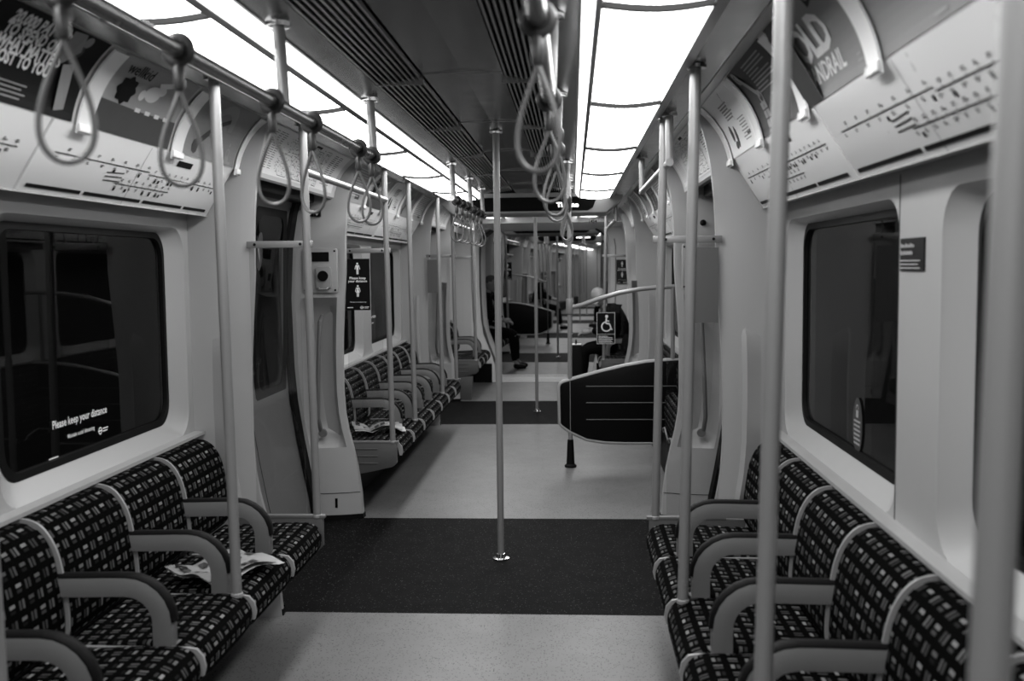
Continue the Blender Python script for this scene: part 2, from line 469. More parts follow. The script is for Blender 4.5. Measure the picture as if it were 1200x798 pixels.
def pictogram(d, x, y, h, female=False):
    d.disc(x, y + h * .90, h * .085, 12)
    if female:
        d.poly([(x - h * .10, y + h * .78), (x + h * .10, y + h * .78), (x + h * .07, y + h * .6), (x + h * .17, y + h * .33), (x - h * .17, y + h * .33), (x - h * .07, y + h * .6)])
    else: d.poly([(x - h * .11, y + h * .78), (x + h * .11, y + h * .78), (x + h * .09, y + h * .40), (x - h * .09, y + h * .40)])
    d.line(x - h * .12, y + h * .77, x - h * .21, y + h * .42, h * .055); d.line(x + h * .12, y + h * .77, x + h * .21, y + h * .42, h * .055)
    d.line(x - h * .05, y + h * .42, x - h * .05, y, h * .075); d.line(x + h * .05, y + h * .42, x + h * .05, y, h * .075)
def roundel(d, x, y, r):
    d.ring(x, y, r, r * .36); d.rect(x - r * 1.5, y - r * .2, x + r * 1.5, y + r * .2)

def distance_sign_maker():
    o = empty('distancing_sign'); w, h = .142, .30
    MB().box(-w / 2, w / 2, -.003, .003, 0, h).build('sign_board', M['ink'], o)
    d = D2()
    d.text('Please keep', 0, h * .605, .0205, .0004, 'CENTER'); d.text('your distance', 0, h * .545, .0205, .0004, 'CENTER')
    d.text('Maintain social distancing', 0, h * .15, .0095, 0, 'CENTER')
    d.rect(-.064, .014, -.03, .018); roundel(d, .022, .016, .0075); d.rect(.038, .018, .064, .021); d.rect(.038, .011, .060, .014)
    for sgn in (-1,): d.on(lambda u, v, off: (u, -.003 - off, v), 'sign_words', M['white'], o, .0008)
    for yb_, fm in ((.70, False), (.265, True)):
        d = D2(); pictogram(d, 0, h * yb_, h * .23, fm); d.on(lambda u, v, off: (u, -.003 - off, v), 'figure_symbol', M['white'], o, .0008)
    return o

def wheelchair_sign_maker():
    o = empty('wheelchair_sign'); w, h = .205, .35
    MB().box(-w / 2, w / 2, -.004, .004, 0, h).build('sign_board', M['ink'], o)
    d = D2(); cx, cy = .005, .205
    # wheelchair symbol
    d.disc(cx + .004, cy + .098, .0165); d.ring(cx, cy - .012, .05, .013, 100, 350)
    d.line(cx + .002, cy + .08, cx - .004, cy + .02, .016); d.line(cx - .004, cy + .022, cx + .036, cy + .018, .015); d.line(cx + .034, cy + .02, cx + .056, cy - .045, .014)
    d.line(cx + .05, cy - .045, cx + .066, cy - .04, .012); d.line(cx - .0, cy + .05, cx + .03, cy + .046, .011)
    for k, (a, b) in enumerate(((-.08, .02), (-.08, .07), (-.08, .075), (-.08, .06), (-.08, .072))): d.rect(a, .088 - k * .016 - .004, b, .088 - k * .016 + .002)
    d.on(lambda u, v, off: (u, -.004 - off, v), 'wheelchair_symbol', M['white'], o, .0008); d = D2()
    fr = w / 2 - .004
    d.rect(-fr, h - .008, fr, h - .004); d.rect(-fr, .004, fr, .008); d.rect(-fr, .004, -fr + .004, h - .004); d.rect(fr - .004, .004, fr, h - .004); d.rect(-fr, .108, fr, .111)
    d.on(lambda u, v, off: (u, -.004 - off, v), 'sign_border', M['white'], o, .0008)
    return o

def endpanel_maker(s):
    def f():
        o = empty('seat_end_panel')
        pts = [(s * .675, .435), (s * .675, .315)]
        for i in range(8):
            t = i / 7; pts.append((s * (.70 + .34 * t), .292 - .052 * math.sin(t * PI / 2)))
        pts += [(s * 1.10, .24), (s * 1.10, .435)]
        MB().prism(pts, -.012, .012).build('panel', M['panel'], o, bevel=.003)
        rr = MB()
        for k in range(3):
            z = .40 - .043 * k
            for yy in (-.0135, .0135): rr.box(s * .79, s * .98, yy - .003, yy + .003, z - .004, z + .004)
        rr.build('pressed_ribs', M['panel'], o, bevel=.002)
        MB().box(s * .665, s * .985, -.014, .014, .432, .446).build('cap_rail', M['arm'], o, bevel=.003)
        return o
    return f

def bag(): pass

# adverts ------------------------------------------------------------
def adv(s, y0, kind, label, xf, group=None):
    """y0 = reading-left end; width .545"""
    W = .548; S = coveS(s, y0); o = empty('advert_poster')
    base = {'wealth': 'ink', 'kid': 'mid', 'grey': 'grey', 'hold': 'grey', 'text': 'dgrey', 'white': 'white', 'tri': 'grey', 'pale': 'mid'}[kind]
    b = D2(); b.strip(0, .004, W, CL - .004, 12)
    bm_ = b.on(S, 'poster_sheet', M[base], o, .003)
    d = D2(); e = D2(); g = D2()
    if kind == 'wealth':
        for k, t_ in enumerate(('20,000 PAY', 'TO SPEND ON', 'WHAT MATTERS', 'MOST TO YOU')): d.text(t_, .115, .208 - .036 * k, .047, .0022, xs=.80)
        for k in range(4): g.rect(.03, .056 - k * .012, .30 - .02 * (k % 2), .060 - k * .012)
        g.poly([(.36, .25), (.42, .255), (.45, .2), (.40, .15), (.37, .17)]); g.poly([(.41, .15), (.46, .16), (.49, .03), (.44, .02)]); g.disc(.45, .235, .018)
        e.disc(.44, .20, .022)
    elif kind == 'kid':
        e.poly([(0, .004), (W, .004), (W, .10), (.30, .095), (.0, .10)])
        d.text('wellkid', .07, .203, .058, .0004)
        pts = []
        for i in range(32):
            a = 2 * PI * i / 32; r = .046 * (1 + .12 * math.cos(8 * a)); pts.append((.135 + r * 1.2 * math.cos(a), .148 + r * math.sin(a)))
        d.poly(pts)
        g.disc(.30, .165, .05, 20, .03); g.disc(.34, .185, .035, 14, .018); g.disc(.24, .15, .02); g.poly([(.30, .21), (.40, .235), (.42, .22), (.32, .19)])
        for k in range(4):
            for j in range(3): g.rect(.24 + .07 * k, .035 + .028 * j, .24 + .07 * k + .035, .035 + .028 * j + .014)
        for j in range(2): g.disc(.15 + .05 * j, .055, .014, 12, .02)
        g.rect(.02, .03, .09, .042); g.disc(.055, .06, .012, 12, .02); g.rect(.2, .016, .5, .020)
    elif kind == 'grey':
        g.ring(.28, .13, .10, .042, 5, 165, 24)
        e.line(.12, .05, .22, .12, .03); e.line(.26, .15, .36, .19, .022); e.disc(.12, .045, .03, 8)
        g.line(.22, .1, .26, .17, .02); g.line(.27, .1, .25, .15, .012); g.ring(.45, .055, .016, .006); g.rect(.43, .02, .47, .04); g.rect(.42, .012, .50, .022); g.disc(.45, .09, .008)
    elif kind == 'hold':
        e.rect(0, .004, .15, CL - .004); d.text('HOLD', -.005, .105, .138, .005); d.text('HANDRAIL', .065, .042, .068, .0015)
        f5 = D2(); f5.poly([(.36, .21), (.46, .23), (.47, .25), (.37, .25)]); f5.on(S, 'small_flag', M['ink'], o, .0043); g.rect(.38, .226, .52, .231); g.rect(.38, .24, .50, .245)
        g.rect(.15, .004, .153, CL - .004); g.rect(.48, .03, .52, .036); g.rect(.48, .045, .51, .05); 
        for j in range(2): g.poly([(.05 + .035 * j, .03), (.07 + .035 * j, .03), (.07 + .035 * j, .055), (.05 + .035 * j, .055)])
    elif kind == 'text':
        for k in range(9): g.rect(.20, .235 - k * .0125, .20 + (.26 if k % 4 != 3 else .15), .240 - k * .0125)
        for k in range(4): g.rect(.30, .11 - k * .014, .5 - .03 * k, .114 - k * .014)
        g.poly([(.05, .225), (.07, .24), (.18, .14), (.165, .125)]); g.ring(.06, .225, .02, .012); g.ring(.17, .125, .022, .012)
        for a in range(3):
            for c in range(2): g.rect(.12 + .04 * c + .0 * a, .085 - .03 * a, .155 + .04 * c, .11 - .03 * a)
        g.rect(.12, .012, .2, .016)
    elif kind == 'white':
        e2 = D2()
        for k in range(6): e2.rect(.18, .20 - k * .012, .34 - .02 * (k % 3), .206 - k * .012)
        e2.ring(.40, .16, .10, .004, 120, 200); e.disc(.14, .09, .024, 10, .035); e.disc(.21, .07, .02, 10, .045); e.rect(.40, .05, .46, .065); e.disc(.17, .04, .03, 10, .016)
        for k in range(8): e2.rect(.33 + .02 * (k % 2), .12 - k * .012, .45, .124 - k * .012)
        e2.on(S, 'advert_lines', M['grey'], o, .0042)
    elif kind == 'tri':
        g.line(.16, .23, .36, .05, .006); g.line(.36, .05, .40, .23, .006); g.line(.18, .24, .355, .08, .003); g.line(.355, .08, .385, .24, .003)
        e.poly([(.20, .24), (.345, .10), (.37, .24)]); g.disc(.30, .20, .02, 12, .03); g.rect(.30, .016, .36, .022); g.rect(.02, .22, .08, .24)
    else:
        for k in range(12): g.rect(.05, .235 - k * .017, .05 + random.uniform(.3, .45), .239 - k * .017)
        e.rect(.3, .03, .42, .06)
    if d.v: d.on(S, 'headline', M['ink'] if kind == 'kid' else M['white'], o, .0046)
    if e.v: e.on(S, 'dark_artwork', M['dgrey'] if base != 'dgrey' else M['ink'], o, .0040)
    if g.v: g.on(S, 'light_artwork', M['trim'] if base != 'mid' else M['white'], o, .0050)
    if xf is not None: o.matrix_world = xf
    return tag(o, label, 'advert', group)

def clip_maker(s):
    def f():
        o = empty('poster_clip'); w = .044; rows = []; n = 14
        for i in range(n + 1):
            v = -.022 + (CL + .012) * i / n; p = cove_pt(max(v, -.03), .012); q = cove_pt(v, .0075)
            rows.append([(s * q.x, -w, q.y), (s * p.x, -w + .003, p.y), (s * p.x, w - .003, p.y), (s * q.x, w, q.y)])
        MB().grid(rows, closed=True, caps=True).build('clip_bar', M['clip'], o, ang=50)
        p = cove_pt(-.012, .016)
        MB().box(-w + .004, w - .004, -.006, .006, -.008, .008)
        b = MB().box(s * p.x - .006, s * p.x + .006, -w, w, p.y - .006, p.y + .018); b.build('clip_foot', M['clip'], o, bevel=.005)
        return o
    return f

def line_map(s, y0, L, label, xf, group, seed, head=True):
    """slanted panel below the adverts with a printed route diagram; y0 = reading-left end"""
    R = random.Random(seed); S = mapS(s, y0); o = empty('line_diagram_panel')
    pts = [(1.12, 1.685), (1.0, 1.873), (1.01, 1.880), (1.135, 1.69)]
    a, b = (y0, y0 + L) if s < 0 else (y0 - L, y0)
    mb = MB().prism([(s * p[0], p[1]) for p in pts], a + .002, b - .002); mb.build('panel_sheet', M['paper'], o, bevel=.002)
    d = D2(); g = D2(); H = ML
    bars = ((.02, .30), (.32, .96)) if L > .9 else ((.02, L - .02),)
    x = .03
    while x < L - .12:
        w = R.uniform(.25, .55); w = min(w, L - .03 - x); d.rect(x, .018, x + w - .02, .030); x += w
    if head: d.rect(L * .62, H * .80, L * .62 + .13, H * .80 + .022)
    # route line with stations
    def route(x0, x1, v, n):
        g.rect(x0, v - .0016, x1, v + .0016)
        for i in range(n):
            xx = x0 + (x1 - x0) * (i + .5) / n
            d.rect(xx - .0012, v, xx + .0012, v + .006 * (1 if i % 2 else -1))
            hh = R.uniform(.006, .012)
            sg = 1 if i % 2 else -1
            d.rect(xx - .010, v + sg * .012, xx - .010 + R.uniform(.012, .024), v + sg * .012 + .0025)
            d.rect(xx - .008, v + sg * .017, xx - .008 + R.uniform(.008, .018), v + sg * .017 + .0025)
            if R.random() < .25: d.rect(xx - .006, v - .026, xx + .008, v - .014)
    k = L * .9
    route(L * .06, L * .50, H * .60, int(10 * L)); route(L * .50, L * .94, H * .56, int(16 * L)); route(L * .36, L * .66, H * .33, int(12 * L))
    for i in range(3): g.line(L * .30, H * (.47 - .06 * i), L * .38, H * (.50 - .07 * i), .004)
    for i in range(6): d.rect(L * .30 + R.uniform(0, .2), H * R.uniform(.28, .45), 0, 0) if False else None
    # panel seams
    for xx in [q for q in (.62, 1.24, 1.86, 2.48) if q < L - .2]: g.rect(xx - .001, .004, xx + .001, H - .004)
    d.on(S, 'station_print', M['ink'], o, .0022); g.on(S, 'route_print', M['dgrey'], o, .0018)
    if xf is not None: o.matrix_world = xf
    return tag(o, label, 'line diagram', group)

def tube_map_maker(s):
    """curved network map filling the cove over a door; local y = 0 at the reading-left end"""
    R = random.Random(11); o = empty('network_map'); W = 1.40; S = coveS(s, 0)
    b = D2(); b.strip(0, .02, W, CL - .004, 12); b.on(S, 'map_sheet', M['white'], o, .003)
    d = D2(); g = D2(); t = D2()
    for k in range(26):
        x, y = R.uniform(.28, 1.0), R.uniform(.03, .23); a = R.choice([0, 0, 45, -45, 90])
        for _ in range(3):
            L = R.uniform(.03, .14); x2 = x + L * math.cos(math.radians(a)); y2 = y + L * math.sin(math.radians(a))
            y2 = min(max(y2, .03), .24); x2 = min(max(x2, .26), 1.02)
            (g if k % 2 else d).line(x, y, x2, y2, .0022); x, y = x2, y2; a += R.choice([-45, 45])
    for k in range(330):
        x, y = R.uniform(.26, 1.03), R.uniform(.03, .24); t.rect(x, y, x + R.uniform(.008, .02), y + .0026)
    t.on(S, 'station_names', M['dgrey'], o, .0044); t = D2()
    for c in range(3):
        for k in range(18): t.rect(.05 + .065 * c, .235 - .011 * k, .05 + .065 * c + R.uniform(.03, .055), .2376 - .011 * k)
    t.on(S, 'index_print', M['dgrey'], o, .0044); t = D2()
    for c in range(2):
        for k in range(16): t.rect(1.10 + .1 * c, .235 - .012 * k, 1.10 + .1 * c + R.uniform(.05, .085), .2385 - .012 * k)
    d.rect(.70, .235, .80, .248)
    d.on(S, 'dark_lines', M['ink'], o, .0042); g.on(S, 'grey_lines', M['grey'], o, .0040); t.on(S, 'key_print', M['dgrey'], o, .0044)
    return o

def board_maker():
    """black padded wheelchair-bay board; local origin on floor at pole, extends +x"""
    o = empty('wheelchair_bay_board'); P = [(-.075, .50 + .10), (-.055, .625), (.0, .640), (.25, .70), (.46, .752), (.66, .782), (.80, .785), (.865, .785), (.865, .185), (.40, .182), (.16, .195), (.0, .255), (-.065, .305), (-.08, .34)]
    P = [(-.078, .59), (-.07, .612), (-.05, .625), (.0, .640), (.22, .700), (.40, .742), (.55, .768), (.70, .780), (.865, .785), (.865, .180), (.40, .180), (.25, .186), (.12, .205), (.0, .262), (-.06, .305), (-.075, .325)]
    MB().prism(P, -.016, .016).build('padded_board', M['board'], o, bevel=.004)
    mb = MB(); path = [(x, 0, z) for x, z in P]
    mb.tube([(x, 0, z) for x, z in P], .0175, 10, closed=True); mb.build('rim_tube', M['boardrim'], o)
    r = MB()
    for z in (.595, .475, .352): r.box(.115, .86, -.0205, -.015, z - .0028, z + .0028)
    r.build('rib_lines', M['arm'], o, bevel=.001)
    return o

def uprail_maker(p0, p1, drop, s_):
    """U shaped ceiling rail along y; p0,p1 y positions, posts up to ceiling where flags"""
    return None

# ------------------------------------------------------------------ carriage shell and fittings
def side_word(s): return 'left' if s < 0 else 'right'
CNT = {'window': 0, 'door': 0, 'trim': 0}
def nxt(k): CNT[k] += 1; return '%s_%d' % (k, CNT[k])

def shell(xf, ya, yb, nd, lod=0, closed_back=True):
    """ya..yb extent; nd door indices"""
    doors = [DC(i) for i in nd]
    # floors
    edges = [ya]
    for d in doors: edges += [d - .80, d + .80]
    edges.append(yb)
    L, D = MB(), MB()
    for i, (a, b) in enumerate(zip(edges, edges[1:])):
        if b <= a: continue
        (D if i % 2 else L).box(-1.30, 1.30, a, b, -.05, 0)
    struct('floor', L, M['floorL'], xf, smooth=False); struct('floor', D, M['floorD'], xf, smooth=False)
    # ceiling centre metal, with joints
    c = MB(); y = ya; J = []
    joints = [v for v in [3.42 + 1.15 * k for k in range(-6, 9)] if ya < v < yb]
    ys = [ya] + joints + [yb]
    for a, b in zip(ys, ys[1:]): c.prism([(-.136, 2.125), (0, 2.130), (.136, 2.125), (.136, 2.16), (-.136, 2.16)], a + .0015, b - .0015)
    struct('ceiling', c, M['ceil'], xf, smooth=False)
    jl = MB()
    for v in joints: jl.box(-.137, .137, v - .0022, v + .0022, 2.1215, 2.126)
    struct(nxt('trim'), jl, M['strip'], xf, smooth=False)
    st = MB()
    for s in (-1, 1):
        st.prism([(s * .300, 2.094), (s * .388, 2.080), (s * .388, 2.12), (s * .300, 2.13)], ya, yb)
        st.prism([(s * .722, 2.056), (s * .820, 2.062), (s * .82, 2.10), (s * .722, 2.10)], ya, yb)
    struct('ceiling', st, M['strip'], xf, smooth=False)
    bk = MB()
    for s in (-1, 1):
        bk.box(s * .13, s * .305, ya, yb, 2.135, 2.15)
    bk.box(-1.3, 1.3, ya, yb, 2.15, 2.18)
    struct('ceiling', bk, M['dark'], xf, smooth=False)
    fr = MB(); ri = MB(); co = MB()
    for s in (-1, 1):
        fr.prism([(s * .424, 2.040), (s * .437, 2.030), (s * .441, 2.045), (s * .430, 2.055)], ya, yb)
        fr.prism([(s * .680, 2.030), (s * .720, 2.048), (s * .720, 2.065), (s * .680, 2.050)], ya, yb)
        fr.prism([(s * .3885, 2.0755), (s * .395, 2.0755), (s * .395, 2.10), (s * .3885, 2.10)], ya, yb)
        ri.prism([(s * .395, 2.082), (s * .424, 2.042), (s * .426, 2.05), (s * .400, 2.09)], ya, yb)
        # pale band outside the strip, and cove skin behind adverts
        co.prism([(s * .823, 2.060), (s * .872, 2.083), (s * .872, 2.10), (s * .823, 2.09)], ya, yb)
        rows = [[(s * cove_pt(CL * k / 12, 0).x, y, cove_pt(CL * k / 12, 0).y) for k in range(13)] for y in (ya, yb)]
        co.grid(rows); rows = [[(s * (cove_pt(CL * k / 12, 0).x + .02), y, cove_pt(CL * k / 12, 0).y + .01) for k in range(13)] for y in (ya, yb)]; co.grid(rows)
    struct(nxt('trim'), fr, M['frame'], xf); struct(nxt('trim'), co, M['wall_lite'], xf)
    o = struct(nxt('trim'), ri, M['lampside'], xf)
    # walls of the bays
    for s in (-1, 1):
        for a, b, wins in bays(ya, yb, doors):
            w = MB(); zb, zt = .0, 1.70
            cuts = [a] + [ (p[1] + q[0]) / 2 for p, q in zip(wins, wins[1:])] + [b]
            for (wa, wb), ca, cb in zip(wins, cuts, cuts[1:]):
                hole(w, s, ca, cb, wa, wb, .80, 1.635)
            if not wins: w.poly([(s * WX, a, .8), (s * WX, b, .8), (s * WX, b, zt), (s * WX, a, zt)])
            w.poly([(s * WX, a, .0), (s * WX, b, .0), (s * WX, b, .8), (s * WX, a, .8)])
            w.prism([(s * 1.115, 1.684), (s * WX, 1.70), (s * WX, 1.72), (s * 1.125, 1.70)], a, b)
            w.box(s * (WX - .045), s * WX, a, b, .791, .803)
            struct('wall_' + side_word(s), w, M['wall'], xf)
            shade_box = MB().box(s * 1.0, s * 1.19, a + .04, b - .04, .02, .27)  # black box added to stand for the shadow under the seats
            struct(nxt('trim'), shade_box, M['rubber'], xf)
            for (wa, wb) in wins: window(s, wa, wb, xf)
        # tunnel beyond glass
        t = MB().box(s * 1.9, s * 1.95, ya, yb, -.3, 2.4); struct('wall_tunnel_' + side_word(s), t, M['tunnel'], xf, smooth=False)

def bays(ya, yb, doors):
    out = []; E = [ya] + sum([[d - .91, d + .91] for d in doors], []) + [yb]
    for i in range(0, len(E), 2):
        a, b = E[i], E[i + 1]
        if b - a < .15: continue
        if b - a > 2.5: wins = [(a + .225, a + 1.535), (a + 1.86, b - .055)] if True else []
        else: wins = []
        if b - a > 2.5:
            m = (a + b) / 2; wins = [(a + .09, m - .07), (m + .225, b - .05)]
        out.append((a, b, wins))
    return out

def hole(mb, s, ya, yb, wa, wb, z0, z1):
    n = 6; cy, cz = (wa + wb) / 2, (z0 + z1) / 2
    ring = rrect(wb - wa, z1 - z0, .10, n, cy, cz)
    oz0, oz1 = .80 - .0005, 1.70
    z0b = .797
    outer = []
    for (y, z) in ring:
        dy, dz = y - cy, z - cz
        # project to outer rectangle
        t = 1e9
        if dy > 1e-6: t = min(t, (yb - cy) / dy)
        if dy < -1e-6: t = min(t, (ya - cy) / dy)
        if dz > 1e-6: t = min(t, (1.70 - cz) / dz)
        if dz < -1e-6: t = min(t, (.797 - cz) / dz)
        outer.append((cy + dy * t, cz + dz * t))
    # put exact corners in: nearest outer points snap
    for cyy, czz in ((ya, .797), (yb, .797), (yb, 1.70), (ya, 1.70)):
        i = min(range(len(outer)), key=lambda k: (outer[k][0] - cyy) ** 2 + (outer[k][1] - czz) ** 2); outer[i] = (cyy, czz)
    R0 = [(s * WX, y, z) for y, z in outer]; R1 = [(s * WX, y, z) for y, z in ring]
    def off(dx, dy0, dz0, dz1, r):
        rr = rrect((wb - wa) - 2 * dy0, (z1 - z0) - dz0 - dz1, r, n, cy, cz + (dz0 - dz1) / 2)
        return [(s * (WX + dx), y, z) for y, z in rr]
    R2 = off(.012, .010, .012, .006, .095); R3 = off(.052, .085, .062, .022, .085); R4 = off(.075, .09, .066, .026, .08)
    mb.grid([R0, R1, R2, R3, R4], closed=True)

def window(s, wa, wb, xf):
    o = empty(nxt('window')); o['kind'] = 'structure'
    if xf is not None: o.matrix_world = xf
    n = 6; cy = (wa + wb) / 2; z0, z1 = .80, 1.635
    def ring(x, m, r): 
        rr = rrect((wb - wa) - 2 * (.085 + m), (z1 - z0) - .084 - 2 * m, r, n, cy, (z0 + z1) / 2 + .02); return [(s * x, y, z) for y, z in rr]
    MB().grid([ring(1.247, -.004, .09), ring(1.245, .02, .08), ring(1.262, .022, .08)], closed=True).build('rubber_seal', M['rubber'], o)
    g = MB(); r = ring(1.258, 0, .085); g.poly(r); g.build('pane', M['glass'], o, smooth=False)

def jamb(s, d, e, xf, lod=0):
    """moulded door pillar; d door centre, e=-1 before the door, +1 beyond it"""
    mb = MB(); rows = []; T = [0, .06, .12, .2, .3, .4, .5, .6, .7, .8, .88, .94, 1.]
    for z in ZS:
        pj, pd = interp(PJ, z), interp(PD, z); row = []
        foot = .0 if z > .42 else .05 * (1 - z / .42)
        for t in T:                       # from door plane to nose (faces the doorway)
            x = pd + (pj - pd) * t; y = .765 + .055 * t ** 2
            # hand-hold recess
            a = 1 if .12 < t < .82 else 0
            if .445 < z < 1.28 and .2 <= t <= .8:
                k = min(1, (z - .445) / .045, (1.28 - z) / .05) * min(1, (t - .12) / .16, (.88 - t) / .16); y += .115 * max(0, k)
            if 1.30 < z < 1.6 and .2 <= t <= .88: y += .012
            row.append((s * x, d + e * (y - foot * .4), z))
        # nose round, then bay side running back to the wall
        nx = pj
        for (dx, dy) in ((-.006, .832), (-.004, .848), (.012, .862), (.05, .876), (.11, .888), (.18, .900), (.26, .912), (.34, .93)):
            x = min(nx + dx, WX + .012) if dy > .87 else nx + dx
            row.append((s * min(x, 1.212), d + e * dy, z))
        rows.append(row)
    mb.grid(rows)
    o = struct(nxt('trim'), mb, M['jamb'], xf, ang=40)
    # foot seam, slot and handle as parts of the pillar
    sm = MB(); zz = .155
    sm.tube([(s * (interp(PD, zz) + (interp(PJ, zz) - interp(PD, zz)) * t), d + e * (.7635 + .055 * t * t - .013), zz) for t in (0, .25, .5, .75, 1.)], .0016, 6)
    sm.build('seam', M['seal'], o)
    if lod < 2:
        x0 = s * 1.02; MB().box(x0 - .007, x0 + .007, d + e * .758, d + e * .772, .07, .125).build('service_slot', M['seal'], o)
        hx = s * 1.10
        h = MB().tube([(hx, d + e * .835, .50), (hx + s * .012, d + e * .800, .52), (hx + s * .02, d + e * .775, .60), (hx + s * .012, d + e * .765, .80), (hx, d + e * .765, 1.05), (hx - s * .005, d + e * .775, 1.16), (hx - s * .005, d + e * .83, 1.19)], .0125, 10)
        h.lathe([(.024, 0), (.026, .012), (.014, .03)], (hx, d + e * .800 if e < 0 else d + .79, .505), 14, 'y')
        h.build('hand_hold', M['arm'], o)
    if True:
        ft = MB(); rr0 = []
        for zz_ in (0., .028):
            rr0.append([(s * (interp(PD, zz_) + (interp(PJ, zz_) - .006 - interp(PD, zz_)) * t), d + e * (.765 + .055 * t * t - .024), zz_) for t in (0, .25, .5, .75, 1.)] + [(s * (interp(PJ, zz_) - .010), d + e * .845, zz_), (s * 1.05, d + e * .89, zz_)])
        ft.grid(rr0).build('foot_strip', M['rubber'], o)
    return o

def door(s, d, xf, lod=0):
    o = empty(nxt('door')); o['kind'] = 'structure'
    if xf is not None: o.matrix_world = xf
    for e in (-1, 1):
        a, b = d + e * .004, d + e * .765
        zs = [0, .15, .3, .5, .7, .9, 1.1, 1.3, 1.6, 1.8, 1.95, 2.1]
        # leaf built as skin with window hole cut out in z bands
        wa, wb = .09, .62; leaf = MB()
        def X(z, off=.0): return s * (interp(PD, z) + .01 + off)
        allz = [0, .15, .3, .5, .7, .80, .85, .9, 1.1, 1.3, 1.6, 1.72, 1.78, 1.95, 2.1]
        for z0, z1 in zip(allz, allz[1:]):
            segs = [(.004, wa), (wb, .80)] if (z0 >= .80 and z1 <= 1.78) else [(.004, .80)]
            for p, q in segs: leaf.poly([(X(z0), d + e * p, z0), (X(z0), d + e * q, z0), (X(z1), d + e * q, z1), (X(z1), d + e * p, z1)])
        lf = leaf.build('door_leaf', M['door'], o)
        R0 = [(y, z) for y, z in rrect(wb - wa, .98, .10, 6, (wa + wb) / 2, 1.29)]
        Rb = rrect(wb - wa + .01, 1.0, .02, 6, (wa + wb) / 2, 1.29); Ri = rrect(wb - wa - .06, .92, .09, 6, (wa + wb) / 2, 1.29)
        rm = MB().grid([[(X(z, -.004), d + e * y, z) for y, z in Rb], [(X(z, -.006), d + e * y, z) for y, z in Ri]], closed=True); rm.build('window_rubber', M['rubber'], lf)
        g = MB(); rr = Ri; c = (X(1.29, -.002), d + e * (wa + wb) / 2, 1.29)
        for p, q in zip(rr, rr[1:] + rr[:1]): g.poly([(X(p[1], -.002), d + e * p[0], p[1]), (X(q[1], -.002), d + e * q[0], q[1]), c])
        g.build('pane', M['glass'], lf)
        ov = D2(); ov.disc(0, 0, .055, 20, .10)
        ov.on(lambda u, v, off: (X(1.56 + v, -.006), d + e * (.20 + u), 1.56 + v), 'oval_sticker', M['grey'], lf)
        # rubber edge against the pillar
        sr = []
        for z in allz: sr.append([(X(z, -.004), d + e * .665, z), (X(z, -.022), d + e * .672, z), (X(z, -.028), d + e * .745, z), (X(z, -.0), d + e * .79, z)])
        MB().grid(sr).build('edge_seal', M['seal'], lf)
    return o

def header(s, d, xf):
    """closed box above the door carrying the network map, black box beneath standing in for a shaded pocket"""
    mb = MB()
    mb.prism([(s * 1.0, 1.873), (s * 1.012, 1.865), (s * 1.03, 1.875), (s * 1.02, 1.89)], d - .80, d + .80)
    mb.prism([(s * 1.02, 1.885), (s * 1.25, 1.93), (s * 1.25, 1.95), (s * 1.02, 1.90)], d - .80, d + .80)
    struct(nxt('trim'), mb, M['wall'], xf)
    k = MB().box(s * 1.10, s * 1.24, d - .74, d + .74, 1.84, 1.93); struct(nxt('trim'), k, M['black'], xf, bevel=.01)  # solid black box painted as the shade inside the door pocket

def gangway(xf, y0, y1):
    """end wall with rounded opening, header and concertina tunnel"""
    zs = ZS[:-1] + [2.085]; PG = [(0, .62), (.10, .62), (.25, .635), (.42, .70), (.60, .77), (.8, .80), (1.2, .815), (1.7, .815), (1.85, .79), (1.92, .72), (1.96, .55)]
    for s in (-1, 1):
        mb = MB(); rows = []
        for z in [0, .1, .2, .3, .42, .5, .6, .7, .8, 1.0, 1.2, 1.5, 1.7, 1.8, 1.87, 1.92, 1.96]:
            g = interp(PG, z)
            rows.append([(s * 1.30, y0, z), (s * (g + .10), y0, z), (s * (g + .03), y0 + .012, z), (s * g, y0 + .05, z), (s * (g + .01), y0 + .16, z), (s * (g + .05), y0 + .2, z), (s * (g + .05), y1, z)])
        mb.grid(rows); struct('wall_end_' + side_word(s), mb, M['wall_lite'], xf, ang=40)
        # raised moulding lines following the opening
        ln = MB()
        for k in (.02, .09): ln.tube([(s * (interp(PG, z) + k), y0 + .09 - k, z) for z in [0, .1, .2, .3, .42, .5, .6, .7, .8, 1.0, 1.2, 1.5, 1.7, 1.8]], .008, 6)
        struct(nxt('trim'), ln, M['trim'], xf)
        sk = MB().box(s * .66, s * 1.2, y0 - .03, y0 - .01, 0, .24); struct(nxt('trim'), sk, M['rubber'], xf)
        be = MB(); 
        rows = []
        yy = [y0 + .2 + (y1 - y0 - .2) * i / 12 for i in range(13)]
        for i, y in enumerate(yy): rows.append([(s * (interp(PG, z) + .045 + (.025 if i % 2 else 0)), y, z) for z in (0, .25, .45, .7, 1., 1.5, 1.8, 1.95)])
        be.grid(rows); struct(nxt('trim'), be, M['panel'], xf)
    hd = MB().prism([(y0 - .55, 1.985), (y0 - .02, 1.955), (y0 + .05, 1.935), (y1, 1.935), (y1, 2.14), (y0 - .55, 2.14)], -1.15, 1.15, 'x')
    struct('ceiling', hd, M['cream'], xf)
    pl_ = MB().box(-.70, .70, y0 - .002, y1, -.03, .001); struct('floor', pl_, M['panel'], xf, smooth=False)
    si = MB()
    for q in (.03, .20, .34): si.prism([(y0 + q, 0), (y0 + q + .012, .010), (y0 + q + .05, .010), (y0 + q + .062, 0)], -.64, .64, 'x')
    struct(nxt('trim'), si, M['sill'], xf)

